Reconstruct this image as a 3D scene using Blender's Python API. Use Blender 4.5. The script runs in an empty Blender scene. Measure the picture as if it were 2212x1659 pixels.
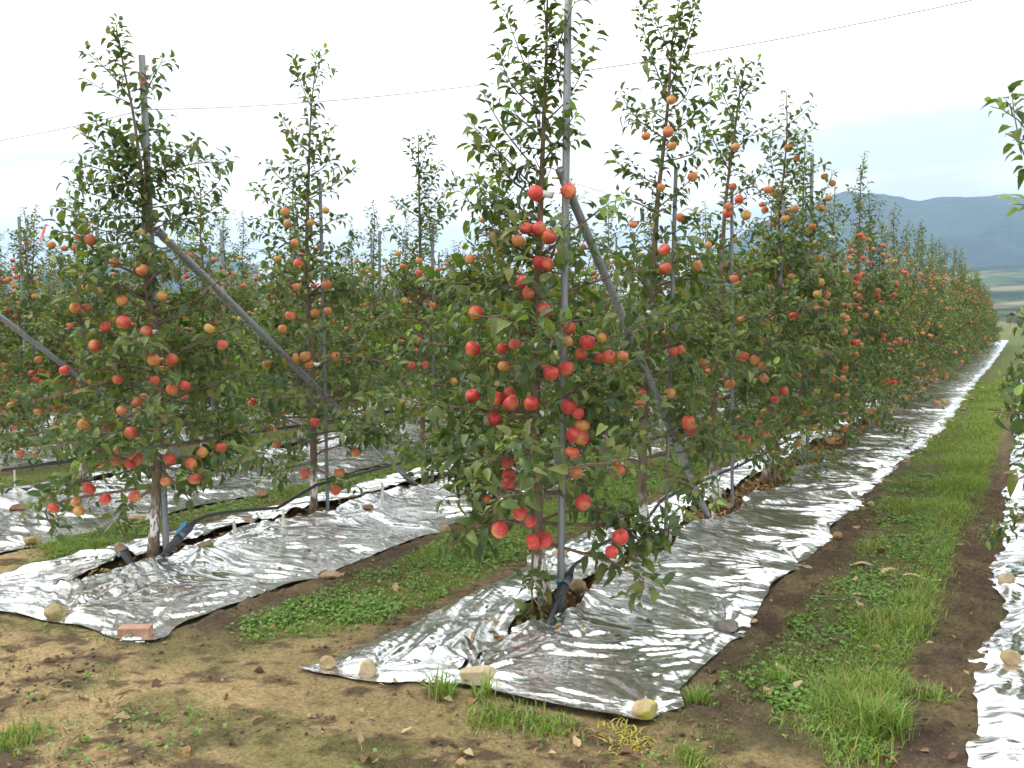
import bpy, math, random
import numpy as np
from mathutils import Matrix, Vector

# ------------------------------------------------------------------ camera, sky, sun, exposure
SC = bpy.context.scene
COL = SC.collection
rad = math.radians
FPX, CX, CY = 1964.0, 1106.0, 829.5          # focal length and centre, in units of a 2212 wide frame
VPX, VPY, CAMH = 2215.0, 688.0, 1.6
PITCH = math.atan((CY - VPY) / FPX)
CP, SP = math.cos(PITCH), math.sin(PITCH)
YAW = math.atan2((VPX - CX) / FPX, CP + (CY - VPY) / FPX * SP)
FW = np.array([-math.sin(YAW), math.cos(YAW), 0.0])
RT = np.array([math.cos(YAW), math.sin(YAW), 0.0])

cam = bpy.data.cameras.new('camera')
cam.sensor_width = 36.0
cam.lens = 36.0 * FPX / 2212.0
cam.clip_start, cam.clip_end = 0.05, 30000.0
camo = bpy.data.objects.new('camera', cam)
COL.objects.link(camo)
camo.location = (0, 0, CAMH)
camo.rotation_euler = (math.pi / 2 - PITCH, 0, YAW)
SC.camera = camo

SUN_EL, SUN_AZ = rad(52), rad(118)            # azimuth counted from +Y towards -X
sun_dir = Vector((-math.sin(SUN_AZ) * math.cos(SUN_EL), math.cos(SUN_AZ) * math.cos(SUN_EL), math.sin(SUN_EL)))
sl = bpy.data.lights.new('sun', 'SUN')
sl.energy, sl.angle, sl.color = 1.1, rad(18), (1.0, 0.96, 0.9)
slo = bpy.data.objects.new('sun', sl)
COL.objects.link(slo)
slo.rotation_euler = sun_dir.to_track_quat('Z', 'Y').to_euler()

world = bpy.data.worlds.new('World')
SC.world = world
world.use_nodes = True
wt = world.node_tree
wt.nodes.clear()
def wn(t, **k):
    n = wt.nodes.new(t)
    for a, v in k.items():
        setattr(n, a, v)
    return n
wo = wn('ShaderNodeOutputWorld'); bg = wn('ShaderNodeBackground')
bg.inputs['Strength'].default_value = 0.1
sky = wn('ShaderNodeTexSky', sky_type='NISHITA', sun_disc=False)
sky.sun_elevation = SUN_EL
sky.sun_rotation = -SUN_AZ
tc = wn('ShaderNodeTexCoord')
sepw = wn('ShaderNodeSeparateXYZ')
wt.links.new(tc.outputs['Generated'], sepw.inputs[0])
mapw = wn('ShaderNodeMapping'); mapw.inputs['Location'].default_value = (3.3, -0.7, 0.2); mapw.inputs['Scale'].default_value = (1.1, 1.1, 7.0)
wt.links.new(tc.outputs['Generated'], mapw.inputs['Vector'])
nzw = wn('ShaderNodeTexNoise'); nzw.inputs['Scale'].default_value = 1.5
nzw.inputs['Detail'].default_value = 5; nzw.inputs['Roughness'].default_value = 0.5
nzw.inputs['Distortion'].default_value = 0.4
wt.links.new(mapw.outputs[0], nzw.inputs['Vector'])
# an overcast layer: thinner and brighter overhead, greyer streaks near the horizon all round
mr = wn('ShaderNodeMapRange'); mr.inputs['From Min'].default_value = 0.20; mr.inputs['From Max'].default_value = 0.29
mr.inputs['To Min'].default_value = 1.0; mr.inputs['To Max'].default_value = 0.0
wt.links.new(sepw.outputs[2], mr.inputs['Value'])
st = wn('ShaderNodeMapRange'); st.inputs['From Min'].default_value = 0.42; st.inputs['From Max'].default_value = 0.66
wt.links.new(nzw.outputs['Fac'], st.inputs['Value'])
ma = wn('ShaderNodeMath', operation='MULTIPLY')
wt.links.new(mr.outputs[0], ma.inputs[0]); wt.links.new(st.outputs[0], ma.inputs[1])
rw = wn('ShaderNodeValToRGB')
rw.color_ramp.elements[0].position = 0.0; rw.color_ramp.elements[0].color = (10.6, 10.6, 10.5, 1)
rw.color_ramp.elements[1].position = 1.0; rw.color_ramp.elements[1].color = (4.6, 4.9, 5.1, 1)
wt.links.new(ma.outputs[0], rw.inputs[0])
mxw = wn('ShaderNodeMix', data_type='RGBA'); mxw.inputs['Factor'].default_value = 0.94
wt.links.new(sky.outputs[0], mxw.inputs['A']); wt.links.new(rw.outputs[0], mxw.inputs['B'])
wt.links.new(mxw.outputs['Result'], bg.inputs['Color'])
wt.links.new(bg.outputs[0], wo.inputs['Surface'])

SC.view_settings.view_transform = 'Standard'
SC.view_settings.look = 'None'
SC.view_settings.exposure = 1.25
SC.view_settings.gamma = 1.0
SC.render.engine = 'CYCLES'
SC.cycles.max_bounces = 8
SC.cycles.diffuse_bounces = 3
SC.cycles.glossy_bounces = 3
SC.cycles.transmission_bounces = 4
SC.cycles.use_denoising = True

# ------------------------------------------------------------------ helpers
RNG = np.random.default_rng(7)
random.seed(7)

def ground_pt(x, y, z=0.0):
    xc, yc = (x - CX) / FPX, (CY - y) / FPX
    f, u = CP + yc * SP, -SP + yc * CP
    t = (z - CAMH) / u
    v = FW * (f * t) + RT * (xc * t)
    return np.array([v[0], v[1], z])

def at(x, y, d):
    """point on the sight line of frame position x, y at horizontal distance d ahead"""
    xc, yc = (x - CX) / FPX, (CY - y) / FPX
    f, u = CP + yc * SP, -SP + yc * CP
    t = d / f
    v = FW * d + RT * (xc * t)
    return np.array([v[0], v[1], CAMH + u * t])

def ahead(p):
    return p[0] * FW[0] + p[1] * FW[1]

def project(P):
    P = np.asarray(P, float)
    d = P[..., 0] * FW[0] + P[..., 1] * FW[1]
    r = P[..., 0] * RT[0] + P[..., 1] * RT[1]
    z = P[..., 2] - CAMH
    fc = d * CP - z * SP
    uc = d * SP + z * CP
    return CX + FPX * r / fc, CY - FPX * uc / fc

def _hash(ix, iy, s):
    h = (ix.astype(np.int64) * 374761393 + iy.astype(np.int64) * 668265263 + s * 1442695041) & 0xFFFFFFFF
    h = ((h ^ (h >> 13)) * 1274126177) & 0xFFFFFFFF
    h = h ^ (h >> 16)
    return (h & 0xFFFFFF) / float(0xFFFFFF) * 2 - 1

def vnoise(x, y, s=0):
    x = np.asarray(x, float); y = np.asarray(y, float)
    ix, iy = np.floor(x), np.floor(y)
    fx, fy = x - ix, y - iy
    fx = fx * fx * fx * (fx * (fx * 6 - 15) + 10); fy = fy * fy * fy * (fy * (fy * 6 - 15) + 10)
    a, b = _hash(ix, iy, s), _hash(ix + 1, iy, s)
    c, d = _hash(ix, iy + 1, s), _hash(ix + 1, iy + 1, s)
    return (a + (b - a) * fx) * (1 - fy) + (c + (d - c) * fx) * fy

def fbm(x, y, s=0, o=4):
    v, a, f = 0, 0.5, 1.0
    for k in range(o):
        v = v + a * vnoise(x * f + 17.3 * k, y * f - 9.1 * k, s + k)
        a *= 0.5; f *= 2.03
    return v

def sstep(a, b, x):
    t = np.clip((x - a) / (b - a), 0, 1)
    return t * t * (3 - 2 * t)

def unit(v):
    v = np.asarray(v, float)
    return v / (np.linalg.norm(v, axis=-1, keepdims=True) + 1e-9)

def mesh_from(name, verts, faces, mats=(), smooth=True, colors=None, midx=None):
    me = bpy.data.meshes.new(name)
    verts = np.asarray(verts, np.float32)
    if isinstance(faces, np.ndarray):
        n, k = faces.shape
        me.vertices.add(len(verts)); me.vertices.foreach_set('co', verts.ravel())
        me.loops.add(n * k); me.loops.foreach_set('vertex_index', faces.astype(np.int32).ravel())
        me.polygons.add(n)
        me.polygons.foreach_set('loop_start', np.arange(0, n * k, k, dtype=np.int32))
        me.polygons.foreach_set('loop_total', np.full(n, k, np.int32))
        me.update(calc_edges=True)
    else:
        me.from_pydata([tuple(v) for v in verts], [], [tuple(f) for f in faces])
    for m in mats:
        me.materials.append(m)
    if smooth:
        me.polygons.foreach_set('use_smooth', np.ones(len(me.polygons), bool))
    if midx is not None:
        me.polygons.foreach_set('material_index', np.asarray(midx, np.int32))
    if colors is not None:
        at_ = me.color_attributes.new('tint', 'FLOAT_COLOR', 'POINT')
        c = np.ones((len(verts), 4), np.float32); c[:, :3] = colors
        at_.data.foreach_set('color', c.ravel())
    me.update()
    return me

def link(name, me, parent=None, loc=None):
    o = bpy.data.objects.new(name, me)
    COL.objects.link(o)
    if parent is not None:
        o.parent = parent
    if loc is not None:
        o.location = loc
    return o

def tag(o, label=None, cat=None, group=None, kind=None):
    if label: o['label'] = label
    if cat: o['category'] = cat
    if group: o['group'] = group
    if kind: o['kind'] = kind
    return o

def empty(name, loc=(0, 0, 0)):
    o = bpy.data.objects.new(name, None)
    o.empty_display_size = 0.1
    COL.objects.link(o)
    o.location = loc
    return o

class MB:
    """collects tubes, boxes and lathes into one mesh"""
    def __init__(s):
        s.v, s.f, s.n = [], [], 0
    def add(s, v, f):
        v = np.asarray(v, float)
        s.v.append(v)
        s.f += [tuple(i + s.n for i in q) for q in f]
        s.n += len(v)
    def tube(s, pts, radii, seg=6, cap=True, flute=None):
        pts = np.asarray(pts, float); m = len(pts)
        radii = np.broadcast_to(np.asarray(radii, float), (m,))
        tan = unit(np.gradient(pts, axis=0))
        up = np.array([0, 0, 1.0]) if abs(tan[0][2]) < 0.9 else np.array([1.0, 0, 0])
        a = unit(np.cross(tan[0], up))
        ang = np.arange(seg) * 2 * math.pi / seg
        prof = np.ones(seg) if flute is None else flute
        V = []
        for i in range(m):
            a = unit(a - tan[i] * np.dot(a, tan[i])); b = np.cross(tan[i], a)
            V.append(pts[i] + radii[i] * prof[:, None] * (np.cos(ang)[:, None] * a + np.sin(ang)[:, None] * b))
        V = np.concatenate(V)
        F = []
        for i in range(m - 1):
            for j in range(seg):
                k = (j + 1) % seg
                F.append((i * seg + j, i * seg + k, (i + 1) * seg + k, (i + 1) * seg + j))
        if cap:
            F.append(tuple(range(seg - 1, -1, -1))); F.append(tuple((m - 1) * seg + j for j in range(seg)))
        s.add(V, F)
    def box(s, c, size, rot=None):
        c = np.asarray(c, float); h = np.asarray(size, float) / 2
        V = np.array([[x, y, z] for x in (-1, 1) for y in (-1, 1) for z in (-1, 1)]) * h
        if rot is not None:
            V = V @ np.array(rot).T
        s.add(V + c, [(0, 1, 3, 2), (4, 6, 7, 5), (0, 4, 5, 1), (2, 3, 7, 6), (0, 2, 6, 4), (1, 5, 7, 3)])
    def mesh(s, name, mat, smooth=True):
        me = mesh_from(name, np.concatenate(s.v), s.f, [mat] if mat else [], smooth)
        return me

def rotz(a):
    return np.array([[math.cos(a), -math.sin(a), 0], [math.sin(a), math.cos(a), 0], [0, 0, 1.0]])

# ------------------------------------------------------------------ materials
def new_mat(name):
    m = bpy.data.materials.new(name); m.use_nodes = True
    nt = m.node_tree
    return m, nt, nt.nodes['Principled BSDF']

def nd(nt, t, **k):
    n = nt.nodes.new(t)
    for a, v in k.items():
        if a in n.inputs.keys():
            n.inputs[a].default_value = v
        else:
            setattr(n, a, v)
    return n

def noise(nt, scale, detail=4, rough=0.55, vec=None, dist=0.0):
    n = nd(nt, 'ShaderNodeTexNoise', Scale=scale, Detail=detail, Roughness=rough, Distortion=dist)
    if vec is not None:
        nt.links.new(vec, n.inputs['Vector'])
    return n

def ramp(nt, fac, stops):
    r = nd(nt, 'ShaderNodeValToRGB')
    el = r.color_ramp.elements
    while len(el) < len(stops):
        el.new(0.5)
    for e_, (p, c) in zip(el, stops):
        e_.position = p; e_.color = (*c, 1) if len(c) == 3 else c
    nt.links.new(fac, r.inputs[0])
    return r.outputs[0]

def mix(nt, fac, a, b, blend='MIX'):
    m = nd(nt, 'ShaderNodeMix', data_type='RGBA', blend_type=blend)
    for s_, v in (('Factor', fac), ('A', a), ('B', b)):
        i = [q for q in m.inputs if q.name == s_ and q.enabled][0]
        if hasattr(v, 'links') or isinstance(v, bpy.types.NodeSocket):
            nt.links.new(v, i)
        elif isinstance(v, (int, float)):
            i.default_value = v
        else:
            i.default_value = (*v, 1)
    return [q for q in m.outputs if q.enabled][0]

def bump(nt, bsdf, height, strength, dist):
    b = nd(nt, 'ShaderNodeBump', Strength=strength, Distance=dist)
    nt.links.new(height, b.inputs['Height'])
    nt.links.new(b.outputs[0], bsdf.inputs['Normal'])
    return b

def objcoord(nt, kind='Object'):
    return nd(nt, 'ShaderNodeTexCoord').outputs[kind]

def simple(name, col, rough=0.6, metal=0.0, var=0.25, scale=30.0, bmp=0.0):
    m, nt, b = new_mat(name)
    n = noise(nt, scale, 5, 0.6, objcoord(nt))
    lo = tuple(c * (1 - var) for c in col); hi = tuple(min(1, c * (1 + var)) for c in col)
    nt.links.new(ramp(nt, n.outputs['Fac'], [(0.3, lo), (0.7, hi)]), b.inputs['Base Color'])
    b.inputs['Roughness'].default_value = rough; b.inputs['Metallic'].default_value = metal
    if bmp:
        bump(nt, b, n.outputs['Fac'], bmp, 0.01)
    return m

def leaf_material(name, trans=0.3, rough=0.42):
    m, nt, b = new_mat(name)
    a = nd(nt, 'ShaderNodeAttribute', attribute_name='tint')
    n = noise(nt, 60, 3, 0.6, objcoord(nt))
    c = mix(nt, 1.0, a.outputs['Color'], ramp(nt, n.outputs['Fac'], [(0.3, (0.75, 0.78, 0.75)), (0.7, (1.2, 1.18, 1.15))]), 'MULTIPLY')
    nt.links.new(c, b.inputs['Base Color'])
    b.inputs['Roughness'].default_value = rough
    b.inputs['Specular IOR Level'].default_value = 0.4
    t = nd(nt, 'ShaderNodeBsdfTranslucent')
    nt.links.new(mix(nt, 1.0, c, (1.5, 1.75, 0.55), 'MULTIPLY'), t.inputs['Color'])
    ms = nd(nt, 'ShaderNodeMixShader'); ms.inputs[0].default_value = trans
    nt.links.new(b.outputs[0], ms.inputs[1]); nt.links.new(t.outputs[0], ms.inputs[2])
    nt.links.new(ms.outputs[0], nt.nodes['Material Output'].inputs['Surface'])
    return m
M_LEAF = leaf_material('apple_leaf', 0.32, 0.5)
M_GRASS = leaf_material('grass_blade', 0.3, 0.5)

def bark_material(name, paint):
    m, nt, b = new_mat(name)
    oc = objcoord(nt)
    mp = nd(nt, 'ShaderNodeMapping'); mp.inputs['Scale'].default_value = (1, 1, 0.35)
    nt.links.new(oc, mp.inputs['Vector'])
    n = noise(nt, 55, 6, 0.65, mp.outputs[0])
    n2 = noise(nt, 9, 4, 0.6, oc)
    base = ramp(nt, n.outputs['Fac'], [(0.25, (0.055, 0.036, 0.022)), (0.55, (0.15, 0.10, 0.062)), (0.8, (0.25, 0.19, 0.13))])
    base = mix(nt, ramp(nt, n2.outputs['Fac'], [(0.45, (0, 0, 0)), (0.65, (0.55, 0.55, 0.55))]), base, (0.19, 0.155, 0.11))
    if paint:
        sp = nd(nt, 'ShaderNodeSeparateXYZ'); nt.links.new(oc, sp.inputs[0])
        up = nd(nt, 'ShaderNodeMapRange'); up.inputs['From Min'].default_value = 0.30; up.inputs['From Max'].default_value = 0.44
        up.inputs['To Min'].default_value = 1; up.inputs['To Max'].default_value = 0
        nt.links.new(sp.outputs[2], up.inputs['Value'])
        lo = nd(nt, 'ShaderNodeMapRange'); lo.inputs['From Min'].default_value = 0.08; lo.inputs['From Max'].default_value = 0.2
        nt.links.new(sp.outputs[2], lo.inputs['Value'])
        n3 = noise(nt, 34, 6, 0.7, mp.outputs[0])
        k = nd(nt, 'ShaderNodeMath', operation='MULTIPLY'); nt.links.new(up.outputs[0], k.inputs[0]); nt.links.new(lo.outputs[0], k.inputs[1])
        k2 = nd(nt, 'ShaderNodeMath', operation='MULTIPLY'); nt.links.new(k.outputs[0], k2.inputs[0])
        nt.links.new(ramp(nt, n3.outputs['Fac'], [(0.46, (0, 0, 0)), (0.52, (1, 1, 1))]), k2.inputs[1])
        base = mix(nt, k2.outputs[0], base, (0.66, 0.64, 0.58))
    nt.links.new(base, b.inputs['Base Color'])
    b.inputs['Roughness'].default_value = 0.85
    bump(nt, b, n.outputs['Fac'], 0.6, 0.004)
    return m
M_BARK = bark_material('bark', True)
M_TWIG = bark_material('twig_bark', False)

def apple_material(name, main, second, amount):
    m, nt, b = new_mat(name)
    oc = objcoord(nt)
    oi = nd(nt, 'ShaderNodeObjectInfo')
    mp = nd(nt, 'ShaderNodeMapping'); mp.inputs['Scale'].default_value = (1, 1, 0.13)
    nt.links.new(oc, mp.inputs['Vector'])
    cb = nd(nt, 'ShaderNodeCombineXYZ')
    ms = nd(nt, 'ShaderNodeMath', operation='MULTIPLY'); ms.inputs[1].default_value = 30
    nt.links.new(oi.outputs['Random'], ms.inputs[0])
    for i in range(3):
        nt.links.new(ms.outputs[0], cb.inputs[i])
    ad = nd(nt, 'ShaderNodeVectorMath', operation='ADD')
    nt.links.new(mp.outputs[0], ad.inputs[0]); nt.links.new(cb.outputs[0], ad.inputs[1])
    ad2 = nd(nt, 'ShaderNodeVectorMath', operation='ADD')
    nt.links.new(oc, ad2.inputs[0]); nt.links.new(cb.outputs[0], ad2.inputs[1])
    streak = noise(nt, 150, 4, 0.7, ad.outputs[0])
    patch = noise(nt, 14, 3, 0.5, ad2.outputs[0])
    spk = noise(nt, 420, 2, 0.5, oc)
    sp = nd(nt, 'ShaderNodeSeparateXYZ'); nt.links.new(oc, sp.inputs[0])
    zz = nd(nt, 'ShaderNodeMapRange'); zz.inputs['From Min'].default_value = -0.045; zz.inputs['From Max'].default_value = 0.03
    zz.inputs['To Min'].default_value = 0.22; zz.inputs['To Max'].default_value = -0.1
    nt.links.new(sp.outputs[2], zz.inputs['Value'])
    f = nd(nt, 'ShaderNodeMath', operation='ADD'); nt.links.new(patch.outputs['Fac'], f.inputs[0]); nt.links.new(zz.outputs[0], f.inputs[1])
    fac = ramp(nt, f.outputs[0], [(0.62 - amount, (0, 0, 0)), (0.80 - amount * 0.6, (1, 1, 1))])
    c1 = ramp(nt, streak.outputs['Fac'], [(0.3, tuple(x * 0.72 for x in main)), (0.6, main), (0.8, tuple(min(1, x * 1.1 + 0.05 * k) for k, x in enumerate(main)))])
    c = mix(nt, fac, c1, second)
    c = mix(nt, ramp(nt, spk.outputs['Fac'], [(0.68, (0, 0, 0)), (0.74, (0.35, 0.35, 0.35))]), c, (0.75, 0.5, 0.25))
    nt.links.new(c, b.inputs['Base Color'])
    b.inputs['Roughness'].default_value = 0.46
    b.inputs['Specular IOR Level'].default_value = 0.35
    return m
RED, ROR, ORA, YEL = range(4)
M_APPLE = [apple_material('apple_skin_red', (0.50, 0.052, 0.043), (0.56, 0.20, 0.085), 0.07),
           apple_material('apple_skin_scarlet', (0.47, 0.078, 0.042), (0.48, 0.22, 0.07), 0.1),
           apple_material('apple_skin_orange', (0.45, 0.14, 0.052), (0.42, 0.25, 0.06), 0.14),
           apple_material('apple_skin_yellow', (0.46, 0.205, 0.055), (0.40, 0.28, 0.07), 0.2)]
M_STEM = simple('apple_stem', (0.12, 0.07, 0.03), 0.8)

def steel_material(name, col, rough):
    m, nt, b = new_mat(name)
    oc = objcoord(nt)
    mp = nd(nt, 'ShaderNodeMapping'); mp.inputs['Scale'].default_value = (1, 1, 0.08)
    nt.links.new(oc, mp.inputs['Vector'])
    n = noise(nt, 45, 5, 0.65, mp.outputs[0]); n2 = noise(nt, 6, 4, 0.6, oc)
    c = ramp(nt, n.outputs['Fac'], [(0.3, tuple(x * 0.72 for x in col)), (0.7, tuple(x * 1.15 for x in col))])
    c = mix(nt, ramp(nt, n2.outputs['Fac'], [(0.58, (0, 0, 0)), (0.75, (0.5, 0.5, 0.5))]), c, (0.2, 0.17, 0.13))
    nt.links.new(c, b.inputs['Base Color'])
    b.inputs['Metallic'].default_value = 0.45; b.inputs['Roughness'].default_value = rough
    bump(nt, b, n.outputs['Fac'], 0.15, 0.002)
    return m
M_STEEL = steel_material('galvanised_steel', (0.25, 0.265, 0.27), 0.55)
M_STRUT = steel_material('weathered_steel', (0.235, 0.25, 0.255), 0.55)
M_STAKE = steel_material('thin_galvanised_steel', (0.22, 0.235, 0.245), 0.55)
M_WIRE = simple('wire_steel', (0.22, 0.22, 0.22), 0.5, 0.5)
M_GWIRE = simple('green_coated_wire', (0.03, 0.13, 0.09), 0.5)
M_HOSE = simple('black_hose', (0.022, 0.024, 0.03), 0.45, 0, 0.4, 12, 0.1)
M_HOSEG = simple('grey_fitting', (0.10, 0.105, 0.115), 0.4)
M_BLUE = simple('blue_plastic', (0.02, 0.20, 0.33), 0.35)
M_WHITE = simple('white_foam', (0.72, 0.73, 0.70), 0.5, 0, 0.1)
M_GOLD = simple('brass_clamp', (0.75, 0.58, 0.22), 0.25, 0.9, 0.15)
M_PVC = simple('white_stake', (0.55, 0.53, 0.45), 0.55, 0, 0.3, 25)
M_TAPE = simple('red_tape', (0.28, 0.03, 0.05), 0.5)
M_RIBBON = simple('pink_ribbon', (0.75, 0.2, 0.16), 0.5)
M_TUBE = simple('cream_tube', (0.60, 0.60, 0.52), 0.4, 0, 0.1)

def stone_material(name, lo, hi, moss):
    m, nt, b = new_mat(name)
    oc = objcoord(nt)
    n = noise(nt, 22, 7, 0.65, oc); n2 = noise(nt, 130, 4, 0.6, oc); n3 = noise(nt, 11, 3, 0.5, oc)
    c = ramp(nt, n.outputs['Fac'], [(0.28, lo), (0.72, hi)])
    c = mix(nt, ramp(nt, n2.outputs['Fac'], [(0.6, (0, 0, 0)), (0.7, (0.45, 0.45, 0.45))]), c, tuple(x * 0.45 for x in lo))
    if moss:
        c = mix(nt, ramp(nt, n3.outputs['Fac'], [(0.48, (0, 0, 0)), (0.58, (0.85, 0.85, 0.85))]), c, moss)
    nt.links.new(c, b.inputs['Base Color'])
    b.inputs['Roughness'].default_value = 0.9
    ad = nd(nt, 'ShaderNodeMath', operation='ADD'); nt.links.new(n.outputs['Fac'], ad.inputs[0]); nt.links.new(n2.outputs['Fac'], ad.inputs[1])
    bump(nt, b, ad.outputs[0], 0.5, 0.006)
    return m
M_STONE = {'tan': stone_material('tan_stone', (0.21, 0.14, 0.07), (0.40, 0.30, 0.17), None),
           'pale': stone_material('pale_stone', (0.27, 0.21, 0.12), (0.46, 0.38, 0.25), None),
           'brown': stone_material('brown_stone', (0.15, 0.085, 0.045), (0.34, 0.22, 0.12), None),
           'grey': stone_material('grey_stone', (0.085, 0.075, 0.065), (0.24, 0.22, 0.185), None),
           'mossy': stone_material('mossy_stone', (0.24, 0.18, 0.085), (0.40, 0.32, 0.17), (0.12, 0.12, 0.03)),
           'lichen': stone_material('lichen_stone', (0.26, 0.18, 0.09), (0.46, 0.38, 0.22), (0.42, 0.38, 0.05)),
           'brick': stone_material('brick_clay', (0.26, 0.14, 0.09), (0.40, 0.25, 0.17), None)}

def foil_material():
    m, nt, b = new_mat('reflective_film')
    oc = objcoord(nt)
    hs = []
    for (ang, sc, sx, dist_) in ((0.18, 16.0, 0.20, 0.9), (-0.30, 34.0, 0.24, 0.8), (0.9, 26.0, 0.35, 1.2)):
        mp = nd(nt, 'ShaderNodeMapping'); mp.inputs['Scale'].default_value = (sx, 1.0, 1.0)
        r0 = nd(nt, 'ShaderNodeMapping'); r0.inputs['Rotation'].default_value = (0, 0, ang)
        nt.links.new(oc, r0.inputs['Vector']); nt.links.new(r0.outputs[0], mp.inputs['Vector'])
        n_ = noise(nt, sc, 3, 0.55, mp.outputs[0], dist_)
        d1 = nd(nt, 'ShaderNodeMath', operation='SUBTRACT'); d1.inputs[1].default_value = 0.5
        nt.links.new(n_.outputs['Fac'], d1.inputs[0])
        d2 = nd(nt, 'ShaderNodeMath', operation='ABSOLUTE'); nt.links.new(d1.outputs[0], d2.inputs[0])
        hs.append(d2.outputs[0])
    s1 = nd(nt, 'ShaderNodeMath', operation='MULTIPLY_ADD'); s1.inputs[1].default_value = 0.5
    nt.links.new(hs[1], s1.inputs[0]); nt.links.new(hs[0], s1.inputs[2])
    s = nd(nt, 'ShaderNodeMath', operation='MULTIPLY_ADD'); s.inputs[1].default_value = 0.5
    nt.links.new(hs[2], s.inputs[0]); nt.links.new(s1.outputs[0], s.inputs[2])
    dirt = noise(nt, 2.4, 6, 0.65, oc); dust = noise(nt, 60, 3, 0.6, oc)
    dm = nd(nt, 'ShaderNodeMath', operation='MULTIPLY')
    nt.links.new(ramp(nt, dirt.outputs['Fac'], [(0.55, (0, 0, 0)), (0.72, (0.75, 0.75, 0.75))]), dm.inputs[0])
    nt.links.new(ramp(nt, dust.outputs['Fac'], [(0.42, (0, 0, 0)), (0.62, (1, 1, 1))]), dm.inputs[1])
    nt.links.new(mix(nt, dm.outputs[0], (0.91, 0.92, 0.93), (0.46, 0.42, 0.35)), b.inputs['Base Color'])
    mt = nd(nt, 'ShaderNodeMapRange'); mt.inputs['To Min'].default_value = 1.0; mt.inputs['To Max'].default_value = 0.25
    nt.links.new(dm.outputs[0], mt.inputs['Value']); nt.links.new(mt.outputs[0], b.inputs['Metallic'])
    rr = nd(nt, 'ShaderNodeMapRange'); rr.inputs['To Min'].default_value = 0.19; rr.inputs['To Max'].default_value = 0.55
    nt.links.new(dm.outputs[0], rr.inputs['Value']); nt.links.new(rr.outputs[0], b.inputs['Roughness'])
    bm_ = nd(nt, 'ShaderNodeBump', Strength=0.12, Distance=0.03)
    nt.links.new(s.outputs[0], bm_.inputs['Height'])
    # shards: every crease bounded facet leans its own way
    wv = noise(nt, 7.0, 3, 0.6, oc, 0.0)
    vm = nd(nt, 'ShaderNodeVectorMath', operation='MULTIPLY_ADD'); vm.inputs[1].default_value = (0.07, 0.07, 0.0)
    nt.links.new(wv.outputs['Color'], vm.inputs[0]); nt.links.new(oc, vm.inputs[2])
    nrm = bm_.outputs[0]
    for (ang, sc, sx, k_) in ((0.20, 34.0, 0.075, 0.20), (-0.25, 70.0, 0.10, 0.22), (0.70, 46.0, 0.12, 0.16)):
        r0 = nd(nt, 'ShaderNodeMapping'); r0.inputs['Rotation'].default_value = (0, 0, ang)
        mp = nd(nt, 'ShaderNodeMapping'); mp.inputs['Scale'].default_value = (sx, 1.0, 1.0)
        nt.links.new(vm.outputs[0], r0.inputs['Vector']); nt.links.new(r0.outputs[0], mp.inputs['Vector'])
        vo = nd(nt, 'ShaderNodeTexVoronoi', feature='F1', voronoi_dimensions='2D', Scale=sc)
        nt.links.new(mp.outputs[0], vo.inputs['Vector'])
        sb = nd(nt, 'ShaderNodeVectorMath', operation='SUBTRACT'); sb.inputs[1].default_value = (0.5, 0.5, 0.5)
        nt.links.new(vo.outputs['Color'], sb.inputs[0])
        # quieter where the film lies slack
        am = noise(nt, 2.2 + sc * 0.03, 2, 0.5, oc)
        ar = nd(nt, 'ShaderNodeMapRange'); ar.inputs['From Min'].default_value = 0.36; ar.inputs['From Max'].default_value = 0.62
        ar.inputs['To Min'].default_value = k_ * 0.25; ar.inputs['To Max'].default_value = k_
        nt.links.new(am.outputs['Fac'], ar.inputs['Value'])
        sc_ = nd(nt, 'ShaderNodeVectorMath', operation='SCALE')
        nt.links.new(sb.outputs[0], sc_.inputs[0]); nt.links.new(ar.outputs[0], sc_.inputs['Scale'])
        ad_ = nd(nt, 'ShaderNodeVectorMath', operation='ADD')
        nt.links.new(nrm, ad_.inputs[0]); nt.links.new(sc_.outputs[0], ad_.inputs[1])
        nrm = ad_.outputs[0]
    nz = nd(nt, 'ShaderNodeVectorMath', operation='NORMALIZE'); nt.links.new(nrm, nz.inputs[0])
    nt.links.new(nz.outputs[0], b.inputs['Normal'])
    return m
M_FOIL = foil_material()

def soil_material():
    m, nt, b = new_mat('soil')
    a = nd(nt, 'ShaderNodeAttribute', attribute_name='tint')
    oc = objcoord(nt)
    n1 = noise(nt, 17, 10, 0.8, oc); n2 = noise(nt, 60, 6, 0.75, oc); n3 = noise(nt, 3.0, 5, 0.6, oc)
    c = mix(nt, 1.0, a.outputs['Color'], ramp(nt, n1.outputs['Fac'], [(0.28, (0.52, 0.50, 0.47)), (0.48, (0.98, 0.98, 0.98)), (0.75, (1.4, 1.4, 1.36))]), 'MULTIPLY')  # soil mottling; its strong contrast also paints in small shadows between clods
    c = mix(nt, 1.0, c, ramp(nt, n2.outputs['Fac'], [(0.33, (0.50, 0.48, 0.45)), (0.63, (1.2, 1.2, 1.2))]), 'MULTIPLY')
    nt.links.new(c, b.inputs['Base Color'])
    b.inputs['Roughness'].default_value = 0.95
    b.inputs['Specular IOR Level'].default_value = 0.25
    ad = nd(nt, 'ShaderNodeMath', operation='MULTIPLY_ADD'); ad.inputs[1].default_value = 0.35
    nt.links.new(n2.outputs['Fac'], ad.inputs[0]); nt.links.new(n1.outputs['Fac'], ad.inputs[2])
    bump(nt, b, ad.outputs[0], 1.0, 0.05)
    return m
M_SOIL = soil_material()

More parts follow.
